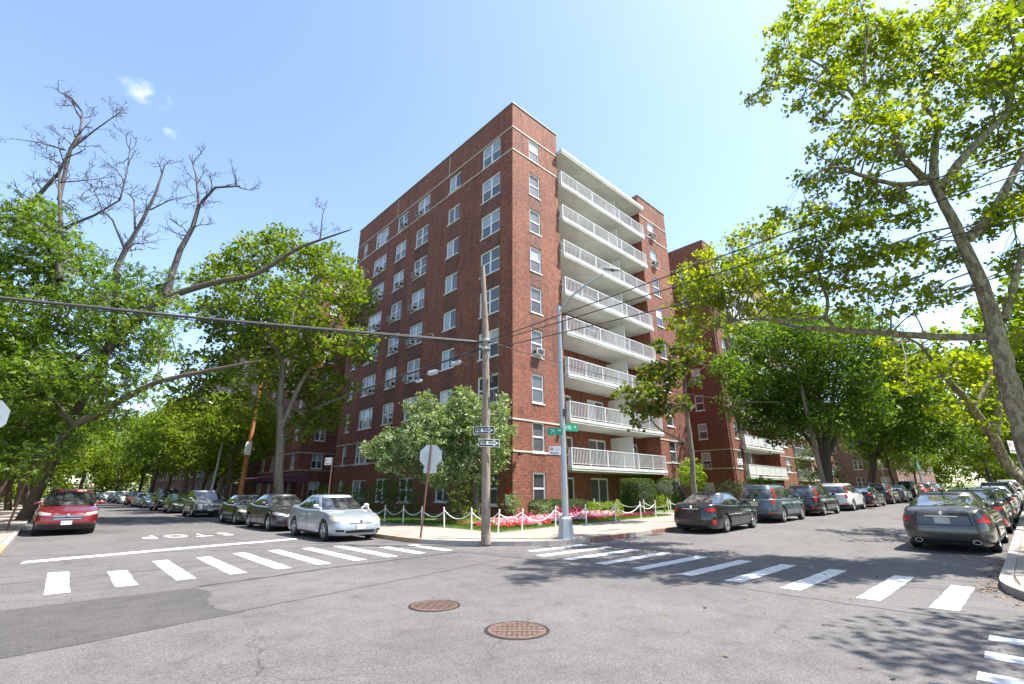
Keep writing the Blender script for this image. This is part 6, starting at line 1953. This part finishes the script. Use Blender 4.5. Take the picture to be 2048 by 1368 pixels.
far_copy(tC, -2.4, 98, 2.0, 1.1, 'farthest dark tree on the left side of the left street')
far_copy(tB, 10.3, 101, 5.0, 1.3, 'farthest green tree on the right side of the left street')
far_copy(tC, -7.5, 33, .5, 1.15, 'dark tree standing behind the ash at the left picture edge')
far_copy(tB, -8.5, 43, 2.5, 1.25, 'green tree in the yard behind the left pavement')
far_copy(tC, -9, 55, 3.5, 1.2, 'dark tree in the yard far behind the left pavement')
far_copy(tA, 15.3, 62, 4.1, 1.25, 'tree past the far end of the purple awning')
far_copy(tC, 15, 72, 1.1, .95, 'dark tree well beyond the purple awning')
far_copy(tA, 14.5, 70, 2.0, 1.2, 'tree beyond the purple awning')
far_copy(tB, 4.0, 128, 2.0, 1.7, 'tree closing the view at the end of the left street, left')
far_copy(tC, 10, 140, 2.0, 1.6, 'tree closing the view at the end of the left street, right')
far_copy(tC, -2, 118, 1.0, 1.4, 'tree before the end of the left street on the left')
tD = generic('linden_tree', 'dense green tree on the right side of the right street beyond the sedans', gt, 46, -2.0, 11, 4.8, L_mid, M_bark, 31, lo=.25, size=.34, density=7)
far_copy(tD, 33, -1.9, 2.1, .95, 'tree behind the leaning plane tree on the right street')
far_copy(tB, 60, -2.2, 1.0, 1.2, 'green tree far along the right kerb')
far_copy(tC, 74, -2.0, .3, 1.1, 'dark tree farther along the right kerb')
far_copy(tD, 90, -2.0, 3.3, 1.2, 'tree near the end of the right kerb')
far_copy(tC, 75, 11.6, 2.3, .9, 'dark tree beyond the zelkova pair on the right street')
far_copy(tD, 98, 12.5, 1.3, .85, 'tree in front of the far brown brick house')
far_copy(tB, 118, 5, .7, 1.5, 'tree closing the view at the end of the right street')
far_copy(tC, 112, -3, .9, 1.4, 'dark tree closing the right street on its right side')
far_copy(tD, 40, -13, .2, 1.3, 'tree in the yard behind the right hand pavement')
far_copy(tC, 26, -9, 1.9, 1.0, 'dark tree in the yard at the right edge')
cf = generic('conifer', 'dark conifer before the far balconies on the right street', None, 60.5, 15.5, 6.5, 2.0, L_hedge, M_bark, 33, lo=.08, size=.2, density=20, per=12)
# shade tree standing outside the picture on the right, its crown over the kerb corner
shade = generic('shade_tree', 'plane tree on the near right corner whose shade falls across the road', gt, 11.4, -7.3, 15.0, 4.3, L_plane, M_barkplane, 41, lo=.38, size=.15, density=22, per=9, shape='maple', trunk_r=.3, n=18)

# shrubs, hedges and flowers --------------------------------------------
def shrub(name, label, cat, x, y, blobs, mat, size, density, per=10, tuft=.07, shape='leaf', seed=1, group=None, stem=True, z=None, shell=.5):
    rg = np.random.RandomState(seed)
    g = (gz(x) + .14) if z is None else z
    bl = [(x + a, y + b, g + c, r) for a, b, c, r in blobs]
    r = empty(name, (x, y, g), 0, label, cat, group)
    L, Cn = tufts(bl, density, tuft, per, rg, shell, 1.0)
    L = L[L[:, 2] > g + .02]
    link('foliage', leaves_mesh('foliage', L - np.array([x, y, g]), size, shape, seed), mat, r)
    m = MB()
    for a, b, c, rr in bl:
        m.tube([(0, 0, -.03), ((a - x) * .5, (b - y) * .5, (c - g) * .5), (a - x, b - y, c - g)], [.03, .02, .008], 5)
    tag(m.build('stems', M_bark, r), kind='stuff')
    return r
def hedge(name, label, x0, x1, y0, y1, h, mat, seed, round_=False, size=.075, dens=620):
    rg = np.random.RandomState(seed)
    cx_, cy_ = (x0 + x1) / 2, (y0 + y1) / 2
    g = gz(cx_) + .14
    r = empty(name, (cx_, cy_, g), 0, label, 'hedge')
    a, b = (x1 - x0) / 2, (y1 - y0) / 2
    n = int(dens * (2 * (x1 - x0) * h + 2 * (y1 - y0) * h + (x1 - x0) * (y1 - y0)))
    d = rg.normal(0, 1, (n * 1, 3)); d[:, 2] = np.abs(d[:, 2]); 
    if round_:
        d /= np.linalg.norm(d, axis=1)[:, None]
        p = d * np.array([a, b, h])
        p *= (1 - np.abs(rg.normal(0, .05, n)))[:, None]
    else:
        d /= (np.abs(d) ** 8).sum(1)[:, None] ** (1 / 8)
        p = d * np.array([a, b, h]) * (1 - np.abs(rg.normal(0, .04, n)))[:, None]
    p += .04 * np.sin(p[:, [1, 2, 0]] * 9 + seed)
    p = p[p[:, 2] > .02]
    link('foliage', leaves_mesh('foliage', p, size, 'leaf', seed, .3), mat, r)
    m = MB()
    # solid dark hull added inside so that nothing shows through
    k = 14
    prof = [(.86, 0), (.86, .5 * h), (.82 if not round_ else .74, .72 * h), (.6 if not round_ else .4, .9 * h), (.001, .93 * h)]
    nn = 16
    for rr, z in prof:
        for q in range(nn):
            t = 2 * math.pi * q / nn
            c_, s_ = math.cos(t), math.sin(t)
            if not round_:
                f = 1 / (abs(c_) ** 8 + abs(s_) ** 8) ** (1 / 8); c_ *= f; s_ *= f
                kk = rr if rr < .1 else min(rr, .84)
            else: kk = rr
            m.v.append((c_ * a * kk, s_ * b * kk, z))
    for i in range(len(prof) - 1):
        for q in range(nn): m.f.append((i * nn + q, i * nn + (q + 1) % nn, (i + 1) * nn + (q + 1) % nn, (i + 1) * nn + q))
    m.build('inner_hull', M_hedge_in, r, True)
    return r
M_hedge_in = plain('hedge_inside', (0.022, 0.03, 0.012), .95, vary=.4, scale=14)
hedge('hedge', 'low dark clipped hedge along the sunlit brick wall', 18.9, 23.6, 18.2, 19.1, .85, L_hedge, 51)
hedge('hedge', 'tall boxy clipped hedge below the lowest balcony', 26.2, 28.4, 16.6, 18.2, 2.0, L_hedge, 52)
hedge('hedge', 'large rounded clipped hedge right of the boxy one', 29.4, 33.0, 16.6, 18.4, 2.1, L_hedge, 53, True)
shrub('shrub', 'yellow green flowering shrub behind the chain fence', 'shrub', 22.3, 16.4, [(k * .33 - .9, math.sin(k) * .2, .45, .38) for k in range(7)], L_lime, .07, 260, seed=54)
shrub('shrub', 'second yellow green shrub left of the boxy hedge', 'shrub', 27.2, 15.6, [(-.3, 0, .6, .4), (.3, .1, .6, .4)], L_lime, .07, 240, seed=55)
shrub('shrub', 'pale leafy shrub between the round hedge and the black sedan', 'shrub', 33.6, 16.0, [(-.7, 0, .7, .7), (0, .2, .9, .8), (.8, 0, .7, .7)], L_pale, .11, 90, seed=56)
shrub('shrub', 'wide leafy rhododendron behind the black sedan', 'shrub', 37.6, 15.4, [(-2, 0, .8, .8), (-1, .1, 1.0, .9), (0, 0, .9, .9), (1.2, .1, 1.0, .9), (2.4, 0, .8, .8), (3.6, .2, .9, .8)], L_pale, .13, 70, seed=57)
shrub('shrub', 'dark round bush before the wing beyond the courtyard', 'shrub', 46.2, 16.6, [(0, 0, 1.2, 1.3), (1.2, 0, 1.0, 1.1), (-1.2, 0, 1.0, 1.1)], L_hedge, .14, 60, seed=58)
shrub('shrub', 'dark evergreen bush against the shaded long facade, left', 'shrub', 14.9, 25.6, [(0, 0, 1.0, 1.1), (0, 1.6, 1.1, 1.2), (.4, -1.0, .8, .9), (-.2, .8, 1.6, .9)], L_hedge, .10, 120, seed=59)
shrub('shrub', 'dark evergreen bush against the shaded long facade, right', 'shrub', 16.2, 20.9, [(0, 0, .9, .9), (.2, 1.0, 1.0, .9)], L_hedge, .10, 120, seed=60)
shrub('shrub', 'shaded green bush behind the brown sign post', 'shrub', 15.0, 33, [(0, 0, .8, 1.1), (0, 2.2, .9, 1.1), (0, -2, .7, .9), (0, 4.2, .8, 1.1)], L_dark, .13, 70, seed=61)
jm = shrub('ornamental_maple', 'small round ornamental tree with bright green top by the right brick pier', 'tree', 32.6, 16.3, [(-.8, 0, 2.35, .65), (0, 0, 2.75, .75), (.8, .1, 2.4, .65), (0, -.4, 2.2, .6), (1.2, 0, 2.0, .4), (-1.2, 0, 2.0, .4), (.3, -.3, 1.9, .6), (-.4, -.2, 1.8, .6)], L_lime, .13, 170, seed=62)
shrub('shrub', 'light green shrub at the foot of the brick corner', 'shrub', 16.2, 17.3, [(0, 0, .8, .45), (.2, .1, 1.05, .35)], L_pale, .09, 240, seed=63)
shrub('shrub', 'green shrub with small flowers among the red plants', 'shrub', 17.6, 16.5, [(-.4, 0, .45, .42), (.3, .1, .5, .42)], L_pale, .07, 260, seed=64)
shrub('shrub', 'bright green shrub behind the utility pole', 'shrub', 14.2, 17.2, [(0, 0, .35, .4), (-.4, .5, .4, .4)], L_lime, .08, 180, seed=65)
shrub('shrub', 'red flowering low plants past the entrance path', 'shrub', 30.5, 14.9, [(k * .5 - 1.6, .1 * math.sin(k * 2), .15, .25) for k in range(9)], P_red, .08, 260, seed=66)
# spiky crimson cordylines
def spiky(x, y, s, label, mat, seed):
    rd = random.Random(seed)
    r = empty('cordyline_plant', (x, y, gz(x) + .14), 0, label, 'plant', 'crimson spiky plants in the flower bed')
    for k in range(16):
        a = rd.uniform(0, 6.28); el = rd.uniform(.5, 1.25); L = s * rd.uniform(.7, 1.1); w = .045 * s / .6
        d = Vector((math.cos(a) * math.cos(el), math.sin(a) * math.cos(el), math.sin(el))); sd = Vector((-math.sin(a), math.cos(a), 0)) * w
        p0 = Vector((0, 0, .05)); p1 = d * L * .55 + Vector((0, 0, .08)); p2 = d * L + Vector((0, 0, -.12 * L))
        MB().add([p0 - sd * .4, p0 + sd * .4, p1 + sd, p1 - sd, p2], [(0, 1, 2, 3), (3, 2, 4)]).build('leaf_blade', mat, r)
for i, (x, y, s) in enumerate([(15.5, 15.9, .75), (16.4, 16.2, .7), (18.6, 16.4, .8), (19.3, 16.0, .75), (20.1, 16.5, .8), (17.0, 17.2, .6)]):
    spiky(x, y, s, ['crimson spiky plant just right of the utility pole', 'crimson spiky plant under the standpipe sign', 'crimson spiky plant below the first ground floor window', 'second crimson spiky plant below the ground floor window', 'crimson spiky plant beside the lamp post', 'small crimson spiky plant at the brick corner'][i], P_crimson, 70 + i)
def flowers(label, pts, r_, mat, seed, h=.16, n=500, size=.055):
    rg = np.random.RandomState(seed)
    out = []
    for (x, y) in pts:
        a = rg.uniform(0, 2 * np.pi, n); rad = r_ * np.sqrt(rg.uniform(0, 1, n)) * rg.uniform(.8, 1.25)
        z = h * (1 - (rad / r_) ** 2 * .5) * rg.uniform(.75, 1.1, n)
        out.append(np.stack([x + rad * np.cos(a), y + rad * np.sin(a), gz(x) + .14 + z], 1))
    o = link('flower_bed', leaves_mesh('flower_bed', np.concatenate(out), size, 'maple', seed, 1.5), mat)
    tag(o, label, 'flowers', None, 'stuff')
def lerp_pts(a, b, n): return [(a[0] + (b[0] - a[0]) * i / (n - 1), a[1] + (b[1] - a[1]) * i / (n - 1)) for i in range(n)]
flowers('green foliage under the flowers of the corner bed', lerp_pts((13.9, 15.9), (21.8, 15.4), 18) + lerp_pts((13.9, 16.0), (13.9, 19), 6), .6, L_mid, 80, .18, 260, .09)
flowers('red flowers along the front of the corner bed', lerp_pts((13.5, 14.9), (15.6, 14.75), 5) + lerp_pts((18.8, 15.0), (19.7, 14.95), 3) + [(13.2, 15.7)], .36, P_red, 81, .2, 130)
flowers('pink flowers in the middle of the corner bed', lerp_pts((14.6, 15.1), (16.4, 15.25), 5) + lerp_pts((17.2, 15.2), (18.6, 15.1), 4), .42, P_pink, 82, .24, 150)
flowers('white flowers in the corner bed behind the lamp post', lerp_pts((15.6, 15.5), (17.4, 15.6), 4) + lerp_pts((19.6, 15.3), (21.2, 15.6), 5) + [(14.0, 15.5), (14.3, 15.7), (16.8, 14.85), (15.0, 14.9), (18.2, 14.9)], .42, P_white, 83, .25, 170)
flowers('crimson low flowers right of the lamp post', lerp_pts((21.8, 15.0), (25.0, 15.1), 8), .25, P_crimson, 84, .16, 220)
flowers('dark pink flowers in the shade left of the utility pole', lerp_pts((13.5, 16.6), (13.8, 19.8), 6), .28, P_pink, 85, .16, 160)
# grass blades on the lawn edge nearest to us
rg = np.random.RandomState(90)
n = 42000
gx = rg.uniform(12.4, 25.4, n); gy = rg.uniform(14.02, 16.2, n)
k = rg.uniform(0, 1, n) < .45
gx[k] = rg.uniform(12.38, 14.2, k.sum()); gy[k] = rg.uniform(14.4, 27, k.sum())
g3 = np.stack([gx, gy, .14 + .015 * np.maximum(0, gx - 12)], 1)
M_blade = mat_leaf('grass_blade', [(0.1, (0.06, 0.11, 0.018)), (0.6, (0.11, 0.19, 0.03)), (0.95, (0.20, 0.27, 0.06))], .3)
tag(link('grass', leaves_mesh('grass', g3, .075, 'blade', 91), M_blade), 'short grass blades on the corner lawn', 'grass', None, 'stuff')
# fallen leaves and grit along the right kerb
pts = []
for _ in range(240):
    t = random.random()
    x = random.uniform(11.2, 16.5) if t < .7 else random.uniform(16.5, 30)
    pts.append((x, SY + .04 + abs(random.gauss(0, .16)), gz(x) + .012))
for _ in range(160):
    a = RAD(random.uniform(95, 170)); rr = R_SE + .05 + abs(random.gauss(0, .18))
    pts.append((XSE + R_SE + math.cos(a) * rr, SY - R_SE + math.sin(a) * rr, .012))
for _ in range(45):
    pts.append((random.uniform(5, 12), random.uniform(-1, 4), .01))
for _ in range(60):
    x = random.uniform(10.5, 20); pts.append((x, random.uniform(-1, .5), gz(x) + .14))
tag(link('fallen_leaves', leaves_mesh('fallen_leaves', np.array(pts), .045, 'maple', 92, 2.5), plain('dry_leaf', (0.20, 0.13, 0.06), .8, vary=.5, scale=3)), 'dry fallen leaves along the right kerb', 'leaves', None, 'stuff')
# tufts growing on the roof corner
shrub('weeds', 'tiny bare weeds growing on the roof corner', 'plant', X0 + .5, Y0 + .3, [(0, 0, .3, .25), (.5, 0, .25, .2)], L_brown, .05, 60, seed=95, z=ZT + .05)
# hydrant-like bins and kerb grating
dg = MB()
for k in range(12): dg.box(16.0 + k * .1, 16.05 + k * .1, KY - .42, KY - .02, gz(16) + .003, gz(16) + .014)
tag(dg.build('drain_grate', M_iron), 'rusty storm drain grate at the kerb left of the black sedan', 'drain')
# far tree belts that close both streets
def belt(name, label, x0, x1, y0, y1, h, seed, mat, n=130):
    rg = np.random.RandomState(seed)
    bl = []
    for _ in range(n):
        x = rg.uniform(x0, x1); y = rg.uniform(y0, y1)
        bl.append((x, y, gz(x) + rg.uniform(.5, h) * (.75 + .25 * math.sin(x * .3 + y * .2)), rg.uniform(2.0, 3.4)))
    L, C_ = tufts(bl, 2.6, .5, 12, rg, .4)
    L = L[L[:, 2] > gz(x0) + .1]
    tag(link(name, leaves_mesh(name, L, .62, 'leaf', seed), mat), label, 'trees', None, 'stuff')
belt('far_trees', 'mass of green trees closing the far end of the left street', -26, 30, 158, 172, 15, 101, L_mid, 150)
belt('far_trees', 'mass of green trees closing the far end of the right street', 158, 172, -22, 32, 16, 102, L_mid, 150)
belt('far_trees', 'garden greenery behind the left pavement', -13, -6, 66, 150, 8, 103, L_mid, 120)
# mixed impatiens: denser carpet between the coloured drifts
rgf = np.random.RandomState(120)
for lab, mat, sd_ in (('scattered pink flowers among the corner bed', P_pink, 121), ('scattered white flowers among the corner bed', P_white, 122), ('scattered red flowers among the corner bed', P_red, 123)):
    n = 1300
    x = rgf.uniform(13.4, 21.5, n); y = 14.85 + rgf.uniform(0, 1, n) ** 1.2 * 1.5 + .1 * np.sin(x * 3)
    pts = np.stack([x, y, .145 + .015 * (x - 12) + rgf.uniform(.12, .34, n)], 1)
    tag(link('flower_bed', leaves_mesh('flower_bed', pts, .07, 'maple', sd_, 1.5), mat), lab, 'flowers', None, 'stuff')
